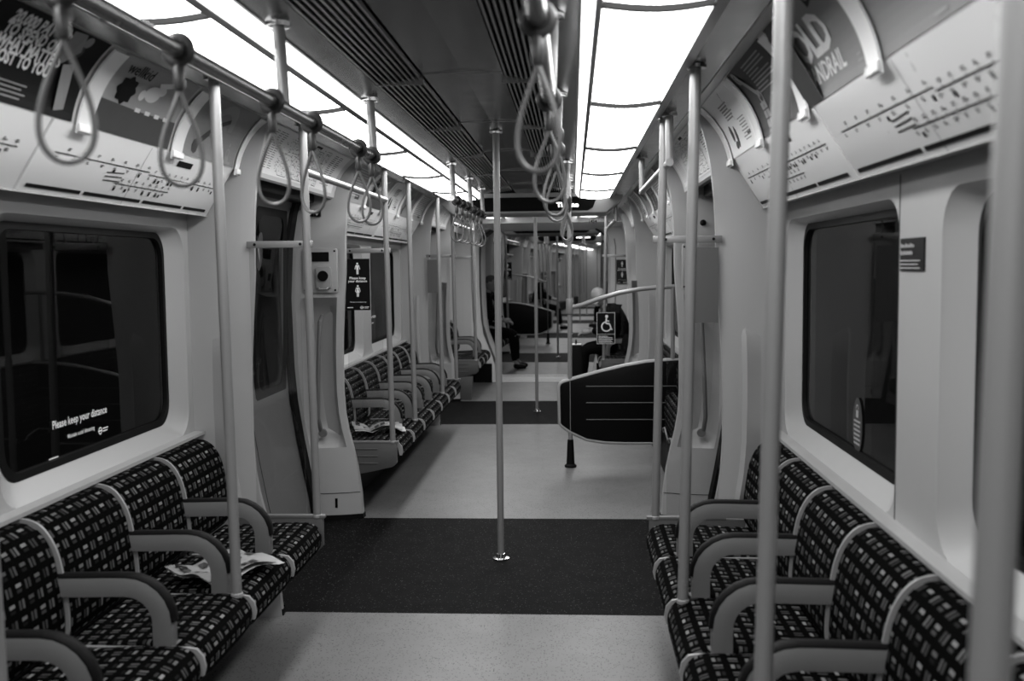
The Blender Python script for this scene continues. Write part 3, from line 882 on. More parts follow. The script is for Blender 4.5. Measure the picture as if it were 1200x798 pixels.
def sign_house(y, xf, label, text=None):
    o = empty('ceiling_display'); 
    P = [(y - .16, 2.085), (y + .40, 2.085), (y + .30, 1.925), (y + .20, 1.900), (y + .02, 1.905), (y - .03, 1.925)]
    mb = MB(); rows = []
    for x, k in ((-.80, 0), (-.66, 1), (.66, 1), (.80, 0)):
        rows.append([(x, yy, z if k else 2.06 + (z - 2.06) * .15) for yy, z in P])
    mb.grid(rows, closed=True, caps=True); mb.build('housing', M['mid'], o, ang=25)
    def S(u, v, off):      # sloping front face facing -y
        a = Vector((0, y - .03, 1.925)); b = Vector((0, y - .16, 2.085)); d = (b - a).normalized()
        p = a + d * v; n = Vector((0, -d.z, d.y)); n = n if n.y < 0 else -n
        p = p + n * off; return (u, p.y, p.z)
    d = D2(); d.poly([(-.50, .02), (.50, .02), (.545, .05), (.58, .165), (-.58, .165), (-.545, .05)]); d.on(S, 'display_glass', M['black'], o, .003)
    if text:
        t = D2(); t.text(text[0], text[1], .062, text[2], .002); t.on(S, 'led_letters', M['led'], o, .005)
    else:
        t = D2(); R = random.Random(3)
        for k in range(9): t.rect(.18 + .028 * k + (.02 if k > 4 else 0), .09, .20 + .028 * k + (.02 if k > 4 else 0), .09 + R.uniform(.02, .034))
        t.on(S, 'led_letters', M['led'], o, .005)
    if xf is not None: o.matrix_world = xf
    return tag(o, label, 'display sign')

def rail(name_lbl, x, ya, yb, posts, xf):
    o = empty('overhead_rail'); z = 1.872
    MB().tube([(x, ya, z), (x, yb, z)], .0165, 14).build('rail_tube', M['rail'], o)
    for p in posts:
        MB().tube([(x * 1.0, p, z), (x * 1.03, p, 2.088)], .0155, 12).build('hanger_post', M['pole'], o)
        MB().lathe([(.017, 2.070), (.030, 2.072), (.031, 2.084), (.028, 2.088)], (x * 1.03, p, 0)).build('ceiling_collar', M['chrome'], o)
    MB().lathe([(.002, -.002), (.016, 0), (.0215, .008), (.0215, .03), (.017, .034)], (x, yb - .03, z), 14, 'y').build('end_cap', M['rail'], o)
    if xf is not None: o.matrix_world = xf
    return tag(o, name_lbl, 'grab rail')

def screen(s, y, e, xf, where, sign=None):
    """glass draught screen between pole and wall at a bench end, with top bar"""
    o = empty('draught_screen'); zt = 1.555
    g = MB(); g.box(s * .745, s * .955, y - .003, y + .003, .45, zt); g.build('glass_panel', M['screen'], o)
    MB().box(s * .69, s * .965, y - .006, y + .006, zt, zt + .028).build('top_bar', M['pole'], o, bevel=.003)
    st = MB()
    for xx in (.74, .93): st.lathe([(.006, 0), (.006, .002)], (s * xx, y - .009, zt + .014), 10, 'y')
    st.build('screws', M['black'], o)
    if xf is not None: o.matrix_world = xf
    return tag(o, where, 'glass screen')

def bench(s, ya, n, pitch, xf, place, endname, skip_last_arm=True, poles=(), lod=0):
    """n seats from ya; the armrest of seat i stands at its near edge"""
    for i in range(n):
        y = ya + pitch * (i + .5); arm = i > 0
        j = n - 1 - i
        nth = ('' if n < 2 else ORD[j] + ' from the ') 
        where = '%s from the %s on %s' % (ORD[j], endname, place)
        key = ('seat', s, arm)
        o = inst(key, seat_maker(s, arm), (0, y, 0), 0, '%s patterned seat, %s' % ('far' if xf is not IDN else 'dark', where), 'seat', 'moquette seats of ' + place, xf)
        o.scale = (1, 1, 1)

def carriage(xf, car, nd, ya, yb, lod=0):
    """car word used in labels; local coordinates of the first carriage"""
    shell(xf, ya, yb, nd, lod)
    doors = [DC(i) for i in nd]
    flip = car != 'this'
    def sw(s): return side_word(-s) if flip else side_word(s)
    cw = {'this': 'in this carriage', 'next': 'in the next carriage', 'far': 'in the furthest carriage'}[car]
    # lights
    L = 1.333
    ys = [.89 - L * 3 + L * k for k in range(0, 12)]
    for s in (-1, 1):
        run = [y for y in ys if ya - .2 < y < 8.2] + ([8.92, 9.62, 10.32, 11.02] if car != 'far' else [8.92])
        for k, y in enumerate(run):
            ll = L if y < 8.2 else .70
            lbl = 'glowing ceiling light panel %s, %s row, %s from its %s end' % (cw, sw(s), ORD[k], 'far' if flip else 'camera')
            inst(('light', s, ll, flip or car == 'far'), light_maker(s, ll, 'lamp' if car == 'this' else 'lamp2'), (0, y, 0), 0, lbl, 'ceiling light', 'ceiling lights ' + cw, xf)
        gy = [v for v in [3.42 + 1.15 * k for k in range(-6, 5)] if v > ya]
        for k, y in enumerate(gy):
            l2 = 1.15 if y + 1.15 < 8.6 else max(.3, 8.55 - y)
            inst(('grille', s, round(l2, 2)), grille_maker(s, l2), (0, y, 0), 0, 'slatted dark ceiling grille %s, %s row, %s from its %s end' % (cw, sw(s), ORD[k], 'far' if flip else 'camera'), 'ventilation grille', 'ceiling grilles ' + cw, xf)
    # doors and pillars
    for i, d in zip(nd, doors):
        for s in (-1, 1):
            door(s, d, xf, lod); header(s, d, xf)
            for e in (-1, 1): jamb(s, d, e, xf, lod)
        if car != 'far':
            for s in (-1, 1):
                if (i == 0 and not flip): continue
                y0 = d - .70 if s < 0 else d + .70
                inst(('tmap', s), tube_map_maker(s), (0, y0, 0), 0, 'white printed network map curving over the %s doors %s, doorway %s' % (sw(s), cw, ORD[i]), 'network map', None, xf) if False else \
                    inst(('tmap', s), (lambda s=s: tube_map_maker(s)), (0, y0, 0), 0, 'white network map curving above the %s door, %s doorway %s' % (sw(s), ORD[(2 - i) if flip else (i - 1)], cw), 'network map', None, xf)

# ==================================================================== carriage A (the one the camera stands in)
IDN = Matrix.Identity(4)
carriage(IDN, 'this', [0, 1, 2], -1.9, 12.55)
BA, BB = .83, 4.03        # bay 0 seats
def P_(x): return x

# --- benches
for s in (-1, 1):
    bench(s, 3.945 - .4425 * 7, 7, .4425, IDN, 'the near %s bench' % side_word(s), 'near doorway')
bench(-1, 5.82, 7, .457, IDN, 'the far left bench', 'further doorway')
for s in (-1, 1):
    bench(s, 10.92, 3, .46, IDN, 'the short %s bench' % side_word(s), 'gangway')

def pole_at(x, y, z0, top, label, group, xf=IDN, foot=True):
    tx = 0 if abs(x) < .3 else (.035 if x > 0 else -.02)
    key = ('pole', round(top - z0, 3), foot, tx)
    return inst(key, make_pole(top - z0, foot, tx=tx), (x, y, z0), 0, label, 'grab pole', group, xf)
for s, ys, w in ((-1, (.83, 1.74, 3.03, 4.03), 'near left'), (1, (.83, 1.76, 3.01, 4.03), 'near right')):
    nm = ('at the camera end of', 'second along', 'third along', 'at the door end of')
    for y, n in zip(ys, nm):
        pole_at(s * .70, y, .435, 2.056, 'pale vertical grab pole standing %s the %s bench' % (n, w), 'bench poles near')
for y, n in zip((5.78, 6.62, 8.05, 9.03), ('at the near end of', 'second along', 'third along', 'at the far end of')):
    pole_at(-.70, y, .435, 2.056, 'vertical grab pole standing %s the far left bench' % n, 'bench poles far left')
for s in (-1, 1):
    pole_at(s * .70, 10.88, .435, 2.056, 'distant vertical grab pole by the short %s bench at the gangway end' % side_word(s), 'gangway poles')
pole_at(0, DC(1), 0, 2.128, 'central grab pole standing in the near doorway, nearest the camera', 'centre poles', foot=False)
pole_at(0, DC(2), 0, 2.128, 'central grab pole standing in the further doorway', 'centre poles', foot=False)

# --- bench end panels and screens
for s in (-1, 1):
    inst(('endp', s), endpanel_maker(s), (0, 4.03, 0), 0, 'grey ribbed end panel closing the near %s bench at the door' % side_word(s), 'bench end panel', None, IDN)
    screen(s, 4.03, 1, IDN, 'clear glass draught screen at the door end of the near %s bench' % side_word(s))
for y, t in ((5.78, 'near end of the far left bench'), (9.04, 'far end of the far left bench')):
    inst(('endp', -1), endpanel_maker(-1), (0, y, 0), 0, 'grey ribbed panel closing the %s' % t, 'bench end panel', None, IDN)
    screen(-1, y, 1, IDN, 'clear glass draught screen at the %s' % t)
for s in (-1, 1):
    inst(('endp', s), endpanel_maker(s), (0, 10.88, 0), 0, 'grey end panel of the short %s bench at the gangway end' % side_word(s), 'bench end panel', None, IDN)
    b = MB().prism([(s * .76, 0), (s * 1.0, 0), (s * 1.0, .26), (s * .74, .26)], 10.87, 10.95).build('bench_plinth', M['panel'], None, bevel=.004)
    tag(b, 'pale box plinth under the short %s bench at the gangway end' % side_word(s), 'plinth')
    screen(s, 10.88, 1, IDN, 'glass draught screen by the short %s bench at the gangway end' % side_word(s))
# --- overhead rails and straps
rail('steel overhead grab rail running down the left of the aisle, closest to the camera', -.350, .6, 3.66, (1.38, 2.50, 3.63), IDN)
rail('steel overhead grab rail running down the right of the aisle, seen nearly end on', .315, .9, 3.66, (1.38, 2.50, 3.63), IDN)
rail('short overhead rail beyond the near doorway, left of the aisle', -.335, 5.85, 8.0, (5.95, 6.95, 7.9), IDN)
rail('overhead rail beyond the near doorway, right of the aisle', .335, 5.85, 8.0, (5.95, 6.95, 7.9), IDN)
def strap(x, y, tw, lbl, grp, sw=0, xf=IDN, zz=1.872):
    k = round(tw, 2); o = inst(('strap', k), strap_maker(tw), (x, y, zz), 0, lbl, 'hanging strap', grp, xf); return o
TW = (.35, -.3, .12, .5)
for k, (y, tw) in enumerate(((1.40, .35), (1.82, .5), (2.39, .12), (2.76, -.3), (3.36, .12), (3.58, .5))):
    strap(-.350, y, tw, 'grey loop strap hanging from the left overhead rail, %s from the camera' % ORD[k], 'straps on the left rail')
for k, (y, tw) in enumerate(((1.66, -.3), (2.45, .12), (3.1, .5), (3.5, .35))):
    strap(.315, y, tw, 'loop strap hanging from the right overhead rail, %s from the camera' % ORD[k], 'straps on the right rail')
for s in (-1, 1):
    for k, (y, tw) in enumerate(((6.1, .12), (6.4, .35), (6.7, -.3), (7.1, .5), (7.4, .12), (7.7, -.3))):
        strap(s * .335, y, tw, 'small distant strap on the short %s rail beyond the near doorway, %s along' % (side_word(s), ORD[k]), 'straps on the further rails')

# --- grab bars over doorways
def overbar(x, ya, yb, posts, label, xf=IDN):
    o = empty('door_grab_bar'); z = 1.862; r = .0155
    MB().tube([(x, ya, z), (x, yb, z)], r, 12).build('bar', M['pole'], o)
    for p in posts:
        MB().tube([(x, p, z - .012), (x, p, 2.052)], r, 12).build('drop_post', M['pole'], o)
        MB().lathe([(.017, 2.036), (.03, 2.038), (.031, 2.05), (.028, 2.056)], (x, p, 0)).build('ceiling_collar', M['chrome'], o)
    if xf is not None: o.matrix_world = xf
    return tag(o, label, 'grab rail')
overbar(-.715, 4.03, 5.78, (), 'horizontal grab bar over the near left doorway between two poles')
overbar(.745, 3.90, 5.45, (5.45, 3.92), 'U-shaped grab bar hung from the ceiling over the near right doorway')
overbar(-.715, 9.03, 10.88, (), 'distant horizontal grab bar over the further left doorway')
overbar(.745, 8.75, 10.88, (8.75,), 'distant dark grab bar over the further right doorway')

# --- wheelchair bay, right
bo = inst('board', board_maker, (.345, 7.21, 0), 0, 'black board with pale rim and three ribs screening the right wheelchair bay', 'bay board', None, IDN)
o = empty('bay_pole')
MB().tube([(0, 0, .16), (0, 0, 2.085)], .0165, 14).build('pole', M['pole'], o)
MB().lathe([(.042, 0), (.044, .012), (.030, .025), (.022, .20), (.018, .205)]).build('floor_boot', M['rubber'], o)
MB().lathe([(.024, 1.12), (.026, 1.125), (.026, 1.225), (.024, 1.23)], seg=14).build('rail_clamp', M['pole'], o)
MB().lathe([(.017, 2.07), (.03, 2.072), (.031, 2.084)]).build('ceiling_collar', M['chrome'], o)
o.matrix_world = Matrix.Translation((.345, 7.21, 0)); tag(o, 'tall pole with black rubber boot at the aisle edge of the right wheelchair board', 'grab pole')
o = empty('bay_grab_rail')
pts = [(.36, 1.168), (.42, 1.180), (.55, 1.225), (.70, 1.268), (.85, 1.295), (1.0, 1.308), (1.19, 1.312)]
MB().tube([(x, 7.21, z) for x, z in pts], .0165, 12).build('curved_rail', M['pole'], o)
MB().tube([(1.085, 7.21, 1.312), (1.085, 7.21, .59)], .0155, 12).build('wall_upright', M['pole'], o)
tag(o, 'curved horizontal grab rail rising from the pole above the black wheelchair board', 'grab rail')
# tip-up seats folded against the right wall
def tip_maker():
    o = empty('tip_up_seat'); W = .42; hw = W / 2
    def pad(pr, nm, m):
        mb = MB(); L = [0]
        for a, b in zip(pr, pr[1:]): L.append(L[-1] + math.hypot(b[0] - a[0], b[1] - a[1]))
        ys = (-hw, -hw + .02, 0, hw - .02, hw); rows = [[(x, y, z) for x, z in pr] for y in ys]
        mb.grid(rows, uvs=[[(y, l) for l in L] for y in ys]); n = len(pr)
        mb.f += [tuple(range(n)), tuple(range(4 * n, 5 * n))[::-1]]; return mb.build(nm, m, o, ang=50)
    pad([(1.19, .46), (1.12, .46), (1.11, .52), (1.11, .74), (1.13, .775), (1.19, .78)], 'backrest', M['moq'])
    pad([(1.14, .20), (1.06, .21), (1.03, .26), (1.02, .40), (1.03, .52), (1.07, .55), (1.14, .55)], 'tip_up_cushion', M['moq'])
    MB().tube([(1.015, -hw + .05, .26), (1.005, -hw + .06, .30), (1.005, 0, .33), (1.005, hw - .06, .30), (1.015, hw - .05, .26)], .006, 6).build('seat_handle', M['trim'], o)
    return o
for k in range(3):
    inst('tip', tip_maker, (0, 6.08 + .44 * k, 0), 0, 'folded tip-up patterned seat in front of the black board, %s from the door pillar' % ORD[k], 'tip-up seat', 'folded tip-up seats', IDN)
for k in range(3):
    inst('tip', tip_maker, (0, 7.55 + .44 * k, 0), 0, 'folded tip-up patterned seat hidden beyond the black board, %s along' % ORD[k], 'tip-up seat', 'folded tip-up seats', IDN)

# --- posters, clips, line diagrams
lk = {(-1, 0): ('wealth', 'dark poster reading 20,000 to spend on what matters most, above the near left window'),
      (-1, 1): ('kid', 'pale grey poster with the word wellkid above the near left window'),
      (-1, 2): ('grey', 'mid grey poster with an arc of lettering, last before the near left door')}
yL = [2.10 + .035, 2.745 + .035, 3.395 + .035]
for k, y in enumerate(yL):
    adv(-1, y, lk[(-1, k)][0], lk[(-1, k)][1], IDN)
adv(-1, 1.50 + .035, 'pale', 'pale poster at the left edge of the view, nearest the camera', IDN)
rk = [(4.00 - .035, 'white', 'white poster with small figures, last before the near right door'), (3.375 - .035, 'text', 'dark poster with lines of text and a spanner shape on the right'),
      (2.745 - .035, 'hold', 'grey poster with big letters HOLD HANDRAIL on the right'), (2.12 - .035, 'tri', 'grey poster with a pointed triangle, upper right corner of the view'), (1.50 - .035, 'pale', 'poster behind the near right pole, nearest the camera')]
for y, k, l in rk: adv(1, y, k, l, IDN)
for s in (-1, 1):
    base = (1.50, 2.12, 2.745, 3.395, 4.035) if s < 0 else (1.50, 2.12, 2.745, 3.375, 4.00)
    for k, y in enumerate(base):
        inst(('clip', s), clip_maker(s), (0, y, 0), 0, 'curved pale clip bar between near posters on the %s, %s from the camera' % (side_word(s), ORD[k]), 'poster clip', 'near poster clips', IDN)
line_map(-1, 2.60, 1.40, 'slanted white line diagram panel with printed route map above the near left window', IDN, None, 3)
line_map(-1, 1.20, 1.39, 'slanted white panel above the left wall at the edge of the view', IDN, None, 4)
line_map(1, 4.00, 1.32, 'slanted white line diagram panel nearest the right door pillar', IDN, None, 5)
line_map(1, 2.67, 1.45, 'slanted white line diagram panel above the pillar between the right windows', IDN, None, 6, head=False)
for s in (-1, 1):
    fa = ['pale', 'kid', 'white', 'grey', 'pale'] if s < 0 else ['grey', 'pale', 'text', 'tri', 'pale']
    ks = (5.86, 6.49, 7.12, 7.75, 8.38, 8.98)
    for k, kk in enumerate(fa):
        y0 = ks[k] + .035 if s < 0 else ks[k + 1] - .035
        adv(s, y0, kk, 'small distant poster, %s along the %s side beyond the near doorway' % (ORD[k], side_word(s)), IDN)
    for k, y in enumerate(ks):
        inst(('clip', s), clip_maker(s), (0, y, 0), 0, 'poster clip bar beyond the near doorway, %s along the %s side' % (ORD[k], side_word(s)), 'poster clip', 'further poster clips', IDN)
    a, b = 5.84, 8.98
    if s < 0: line_map(-1, a, 1.5, 'distant line diagram panel on the left, nearer half', IDN, None, 8); line_map(-1, a + 1.51, 1.6, 'distant line diagram panel on the left, further half', IDN, None, 9)
    else: line_map(1, b - 1.51, 1.6, 'distant line diagram panel on the right, nearer half', IDN, None, 10); line_map(1, b, 1.5, 'distant line diagram panel on the right, further half', IDN, None, 12)

# --- signs
inst('dsign', distance_sign_maker, (-.885, 5.765, 1.222), 0, 'black keep your distance sign with two figures on the left glass screen', 'sign', None, IDN)
inst('dsign', distance_sign_maker, (.985, 12.53, 1.235), 0, 'small distant black keep your distance sign on the right end wall', 'sign', None, IDN)
st = MB().box(.845, .950, 4.024, 4.0275, 1.235, 1.535).build('sticker_back', M['sticker']); tag(st, 'plain grey back of a sticker on the near right glass screen', 'sticker')
st = MB().box(-.95, -.85, 9.03, 9.034, 1.235, 1.535).build('sticker_back', M['sticker']); tag(st, 'plain dark back of a sticker on the far left glass screen', 'sticker')
inst('wsign', wheelchair_sign_maker, (.725, 10.86, .61), 0, 'black wheelchair symbol sign above the seated bald man', 'sign', None, IDN)
# lettering on glass
o = empty('window_lettering')
d = D2(); d.text('Please keep your distance', 0, .062, .0365, .0005); d1 = D2(); d1.text('Maintain social distancing', .095, .018, .0185, .0003)
d2 = D2(); roundel(d2, .325, .006, .011); d2.rect(.345, .009, .385, .013); d2.rect(.345, .0, .38, .004); d3 = D2(); d3.rect(-.03, -.03, .03, -.026)
for dd, nn in ((d, 'headline'), (d1, 'second_line'), (d2, 'emblem'), (d3, 'dash')): dd.on(lambda u, v, off: (-(GX - .001), 2.985 + u * .96, .915 + v), nn, M['white'], o, 0)
tag(o, 'white words Please keep your distance on the near left window', 'window lettering')
o = empty('oval_window_sticker')
d = D2(); d.disc(0, 0, .052, 28, .088); d.on(wallS(1, 3.14, .962, GX), 'oval_backing', M['dgrey'], o, .0015)
d = D2(); d.rect(-.012, .025, .012, .048); d.ring(0, .052, .012, .005, 0, 180)
for k in range(6): d.rect(-.034, .010 - .014 * k, .034 - .004 * (k % 2), .016 - .014 * k)
d.on(wallS(1, 3.14, .962, GX), 'oval_print', M['mid'], o, .0025)
tag(o, 'oval sticker with small mask figure low on the near right window', 'sticker')
o = empty('wall_notice'); S = wallS(1, 2.58, 1.447)
MB().box(WX - .004, WX - .0, 2.41, 2.58, 1.447, 1.528).build('notice_plate', M['ink'], o)
d = D2(); d.text('If you would like', .008, .058, .0145, .0004); d.text('to sit, please', .008, .041, .0145, .0004)
for k in range(3): d.rect(.008, .026 - .009 * k, .15 - .015 * (k % 2), .029 - .009 * k)
d = D2()
for k in range(9): d.rect(.010 + .011 * k, .058, .018 + .011 * k, .068 - .002 * (k % 3))
for k in range(8): d.rect(.010 + .011 * k, .040, .018 + .011 * k, .050 - .002 * (k % 2))
for k in range(3): d.rect(.008, .024 - .009 * k, .15 - .015 * (k % 2), .027 - .009 * k)
d.on(S, 'notice_print', M['mid'], o, .006)
tag(o, 'small black notice plate on the pillar between the right windows', 'notice')
sm_ = MB().box(WX - .0016, WX + .001, 2.598, 2.601, .80, 1.69); struct(nxt('trim'), sm_, M['dgrey'], IDN, smooth=False)
# intercom on the left pillar beyond the near door
def intercom(s, d_, lbl, xf=IDN):
    o = empty('passenger_alarm'); y = d_ + .775
    MB().prism(rrect(.20, .255, .012, 4, s * 1.085, 1.455), y - .012, y + .02).build('back_plate', M['jamb'], o, bevel=.002)
    MB().box(s * 1.085 - .05, s * 1.085 + .055, y - .016, y - .010, 1.508, 1.562).build('instruction_label', M['ink'], o)
    g = MB().prism(rrect(.088, .125, .012, 4, s * 1.062, 1.415), y - .03, y - .01); g.build('handle_housing', M['trim'], o, bevel=.003)
    MB().lathe([(.030, 0), (.030, .012)], (s * 1.062, y - .04, 1.425), 20, 'y').build('round_face', M['ink'], o)
    MB().tube([(s * 1.062 - .026, y - .03, 1.358), (s * 1.062 - .022, y - .045, 1.350), (s * 1.062 + .022, y - .045, 1.350), (s * 1.062 + .026, y - .03, 1.358)], .005, 8).build('pull_handle', M['trim'], o)
    MB().box(s * 1.085 - .075, s * 1.085 - .052, y - .014, y - .01, 1.39, 1.43).build('key_slot', M['ink'], o)
    sc = MB()
    for a, b in ((-.088, .112), (.088, .112), (-.088, -.112), (.088, -.112)): sc.lathe([(.006, 0), (.006, .003)], (s * 1.085 + a, y - .0145, 1.455 + b), 8, 'y')
    sc.build('screws', M['ink'], o)
    tag(o, lbl, 'passenger alarm'); return o
intercom(-1, DC(1), 'passenger alarm unit with round black face on the left pillar beyond the near door')
intercom(1, DC(1), 'passenger alarm unit on the right pillar beyond the near door, hidden by the sticker')
o = empty('door_arrow_sign'); y = DC(1) + .768
for k, x in enumerate((-1.135, -1.092)):
    MB().box(x - .019, x + .019, y - .012, y + .01, 1.765, 1.803).build('tile', M['ink'], o)
d = D2(); d.line(-1.092, 1.797, -1.092, 1.776, .004); d.poly([(-1.092, 1.770), (-1.101, 1.782), (-1.083, 1.782)]); d.ring(-1.135, 1.784, .009, .003)
d.on(lambda u, v, off: (u, y - .0125 - off, v), 'arrow_print', M['white'], o, .001)
tag(o, 'two small black tiles with a down arrow high on the left pillar', 'sign')
# black speaker grille discs above right door
o = empty('camera_dome'); MB().lathe([(.004, -.012), (.014, -.008), (.018, 0), (.018, .004)], (1.10, DC(1) + .752, 1.70), 16, 'y').build('dome', M['black'], o)
tag(o, 'round black sensor dot high on the right door pillar', 'sensor')
# paper seat signs (white card on seat backs) and newspapers
def newspaper(x, y, z, rz, label, fold=0.03):
    o = empty('newspaper'); R = random.Random(5)
    rows = []; nx, ny = 12, 8; W, H = .30, .22
    for i in range(nx + 1):
        row = []
        for j in range(ny + 1):
            u, v = i / nx - .5, j / ny - .5
            row.append((u * W, v * H, .004 + fold * abs(math.sin(u * 5 + .8)) * .6 + .008 * math.sin(v * 9 + u * 6) + .012 * max(0, u) * 1.5 + .010))
        rows.append(row)
    MB().grid(rows).build('top_sheet', M['trim'], o)
    rows2 = [[(p[0] * 1.04 + .01, p[1] * 1.05 - .008, p[2] - .010) for p in r] for r in rows]
    MB().grid(rows2).build('under_sheets', M['mid'], o)
    def S(u, v, off):
        a, b = u / W, v / H; return (u, v, .004 + fold * abs(math.sin(a * 5 + .8)) * .6 + .008 * math.sin(b * 9 + a * 6) + .012 * max(0, a) * 1.5 + .010 + off)
    d = D2()
    for i in range(7):
        for j in range(3):
            if (i + j) % 3: d.rect(-.13 + .037 * i, -.09 + .06 * j, -.103 + .037 * i, -.06 + .06 * j)
    d.poly([(.0, -.02), (.06, -.03), (.09, .03), (.03, .05)]); d.on(S, 'dark_print', M['dgrey'], o, .004)
    d = D2(); d.text('S', -.13, .045, .06, .003); d.on(S, 'masthead', M['ink'], o, .005)
    o.matrix_world = Matrix.Translation((x, y, z)) @ Matrix.Rotation(rz, 4, 'Z'); return tag(o, label, 'newspaper')
newspaper(-.82, 3.24, .448, 1.05, 'folded newspaper lying on the near left bench beside the armrest')
newspaper(-.86, 6.12, .448, .3, 'crumpled newspaper on the first seat of the far left bench', .05)

# --- displays, gangway
sign_house(8.66, IDN, 'black ceiling display with lit letters Th and ne spanning the aisle', ('The ne', .235, .066))
gangway(IDN, 12.55, MID + .02)
d = D2(); d.text('1454', 0, 0, .05, .001)
pl = d.on(faceS(.56, 12.0, 1.975), 'carriage_number', M['ink'], None, 0)
pl.data.transform(Matrix.Identity(4)); tag(pl, 'small carriage number 1454 on the cream header over the gangway', 'number plate')
for v in pl.data.vertices: v.co = (v.co.x, 11.98 , v.co.z)
bk = MB().box(-1.3, 1.3, -1.95, -1.90, 0, 2.15); struct('wall_back', bk, M['wall'], IDN)

# ==================================================================== carriage B (turned round beyond the gangway, track curving right)
XB = Matrix.Translation((0, MID, 0)) @ Matrix.Rotation(-math.radians(2.4), 4, 'Z') @ Matrix.Rotation(PI, 4, 'Z') @ Matrix.Translation((0, -MID, 0))
carriage(XB, 'next', [0, 1, 2], -1.9, 12.55, 1)
gangway(XB, 12.55, MID + .02)
# (in B, local right (+1) is the viewer's left)
for s in (1, -1):
    vs = side_word(-s)
    bench(s, 10.92, 3, .46, XB, 'short %s bench of next carriage' % vs, 'gangway')
    inst(('endp', s), endpanel_maker(s), (0, 10.88, 0), 0, 'end panel of the short %s bench in the next carriage' % vs, 'bench end panel', None, XB)
    pole_at(s * .70, 10.88, .435, 2.056, 'faint pole beside the short %s bench in the next carriage' % vs, 'poles in the next carriage', XB)
    bench(s, .86, 7, .4425, XB, 'furthest %s bench of next carriage' % vs, 'middle doorway')
    for k, y in enumerate((4.03, 3.03, 1.95, .98)): pole_at(s * .70, y, .435, 2.056, 'faint pole along the furthest %s bench in next carriage, %s from its near end' % (vs, ORD[k]), 'poles in the next carriage', XB)
bench(-1, 5.82, 7, .457, XB, 'middle right bench of next carriage', 'nearest doorway')
for k, y in enumerate((9.03, 8.05, 6.62, 5.78)): pole_at(-.70, y, .435, 2.056, 'faint pole along the middle right bench in next carriage, %s from its near end' % ORD[k], 'poles in the next carriage', XB)
for i, t in ((2, 'first'), (1, 'second'), (0, 'third')):
    pole_at(0, DC(i), 0, 2.128, 'distant central pole in the %s doorway of the next carriage' % t, 'centre poles of the next carriage', XB, foot=False)
inst('board', board_maker, (.345, 7.21, 0), 0, 'distant black wheelchair board on the left in the next carriage', 'bay board', None, XB)
o2 = empty('bay_pole'); MB().tube([(0, 0, .16), (0, 0, 2.085)], .0165, 12).build('pole', M['pole'], o2); MB().lathe([(.042, 0), (.044, .012), (.030, .025), (.022, .20), (.018, .205)]).build('floor_boot', M['rubber'], o2)
o2.matrix_world = XB @ Matrix.Translation((.345, 7.21, 0)); tag(o2, 'distant pole with black boot beside the left wheelchair board', 'grab pole')
o2 = empty('bay_grab_rail'); MB().tube([(x, 7.21, z) for x, z in pts], .0165, 12).build('curved_rail', M['pole'], o2); o2.matrix_world = XB
tag(o2, 'distant curved grab rail above the left wheelchair board in the next carriage', 'grab rail')
inst('dsign', distance_sign_maker, (0, 0, 0), 0, 'distant black keep your distance sign on the left in the next carriage', 'sign', None, XB @ Matrix.Translation((.90, 9.04, 1.235)) @ Matrix.Rotation(PI, 4, 'Z'))
overbar(.715, 9.03, 10.88, (), 'distant grab bar over the first left doorway of the next carriage', XB)
overbar(-.715, 9.03, 10.88, (), 'distant grab bar over the first right doorway of the next carriage', XB)
for s in (1, -1):
    vs = side_word(-s); R2 = random.Random(4)
    for k, yy in enumerate((5.86, 6.49, 7.12, 7.75, 8.38)):
        adv(s, (yy + .035) if s < 0 else yy + .63 - .035, ['pale', 'white', 'grey', 'text', 'kid'][k], 'tiny distant poster %s along the %s side of the next carriage' % (ORD[k], vs), XB)
    o2 = rail('distant overhead rail on the %s of the next carriage' % vs, s * .335, 5.85, 8.0, (5.95, 6.95, 7.9), XB)
# display in the next carriage faces the viewer
sign_house(0, XB @ Matrix.Translation((0, 2 * MID - 14.5 + 0.0 - .0, 0)) @ Matrix.Rotation(PI, 4, 'Z'), 'small distant black ceiling display just beyond the gangway')
sign_house(0, XB @ Matrix.Translation((0, 2 * MID - 19.3, 0)) @ Matrix.Rotation(PI, 4, 'Z'), 'tiny second black ceiling display further down the next carriage')

# ==================================================================== carriage C (furthest)
endB = XB @ Matrix.Translation((0, -1.9, 0)) 
XC = endB @ Matrix.Rotation(PI, 4, 'Z') @ Matrix.Rotation(-math.radians(2.6), 4, 'Z') @ Matrix.Translation((0, 1.9, 0))
carriage(XC, 'far', [0, 1], -1.9, 9.0, 2)
for i in (0, 1):
    pole_at(0, DC(i), 0, 2.128, 'very distant central pole in the furthest carriage, %s doorway' % ORD[i], 'centre poles of the furthest carriage', XC, foot=False)
for s in (-1, 1):
    for k, y in enumerate((.98, 1.93, 3.03, 4.03, 5.78, 6.62, 8.05)): pole_at(s * .70, y, .435, 2.056, 'very distant side pole on the %s of the furthest carriage, %s from its near end' % (side_word(s), ORD[k]), 'side poles of the furthest carriage', XC)
bk = MB().box(-1.3, 1.3, 9.0, 9.05, 0, 2.15); struct('wall_far', bk, M['wall'], XC)


# the same lettering on the window further down
for nm_, yy, t_ in (('window_lettering', 7.75, 'small distant white lettering on the far left window behind the bench'),):
    o = empty(nm_); d = D2(); d.text('Please keep your distance', 0, .062, .0365, .0005); d1 = D2(); d1.text('Maintain social distancing', .095, .018, .0185, .0003)
    for dd, nn in ((d, 'headline'), (d1, 'second_line')): dd.on(lambda u, v, off: (-(GX - .001), yy + u * .96, 1.0 + v), nn, M['white'], o, 0)
    tag(o, t_, 'window lettering')

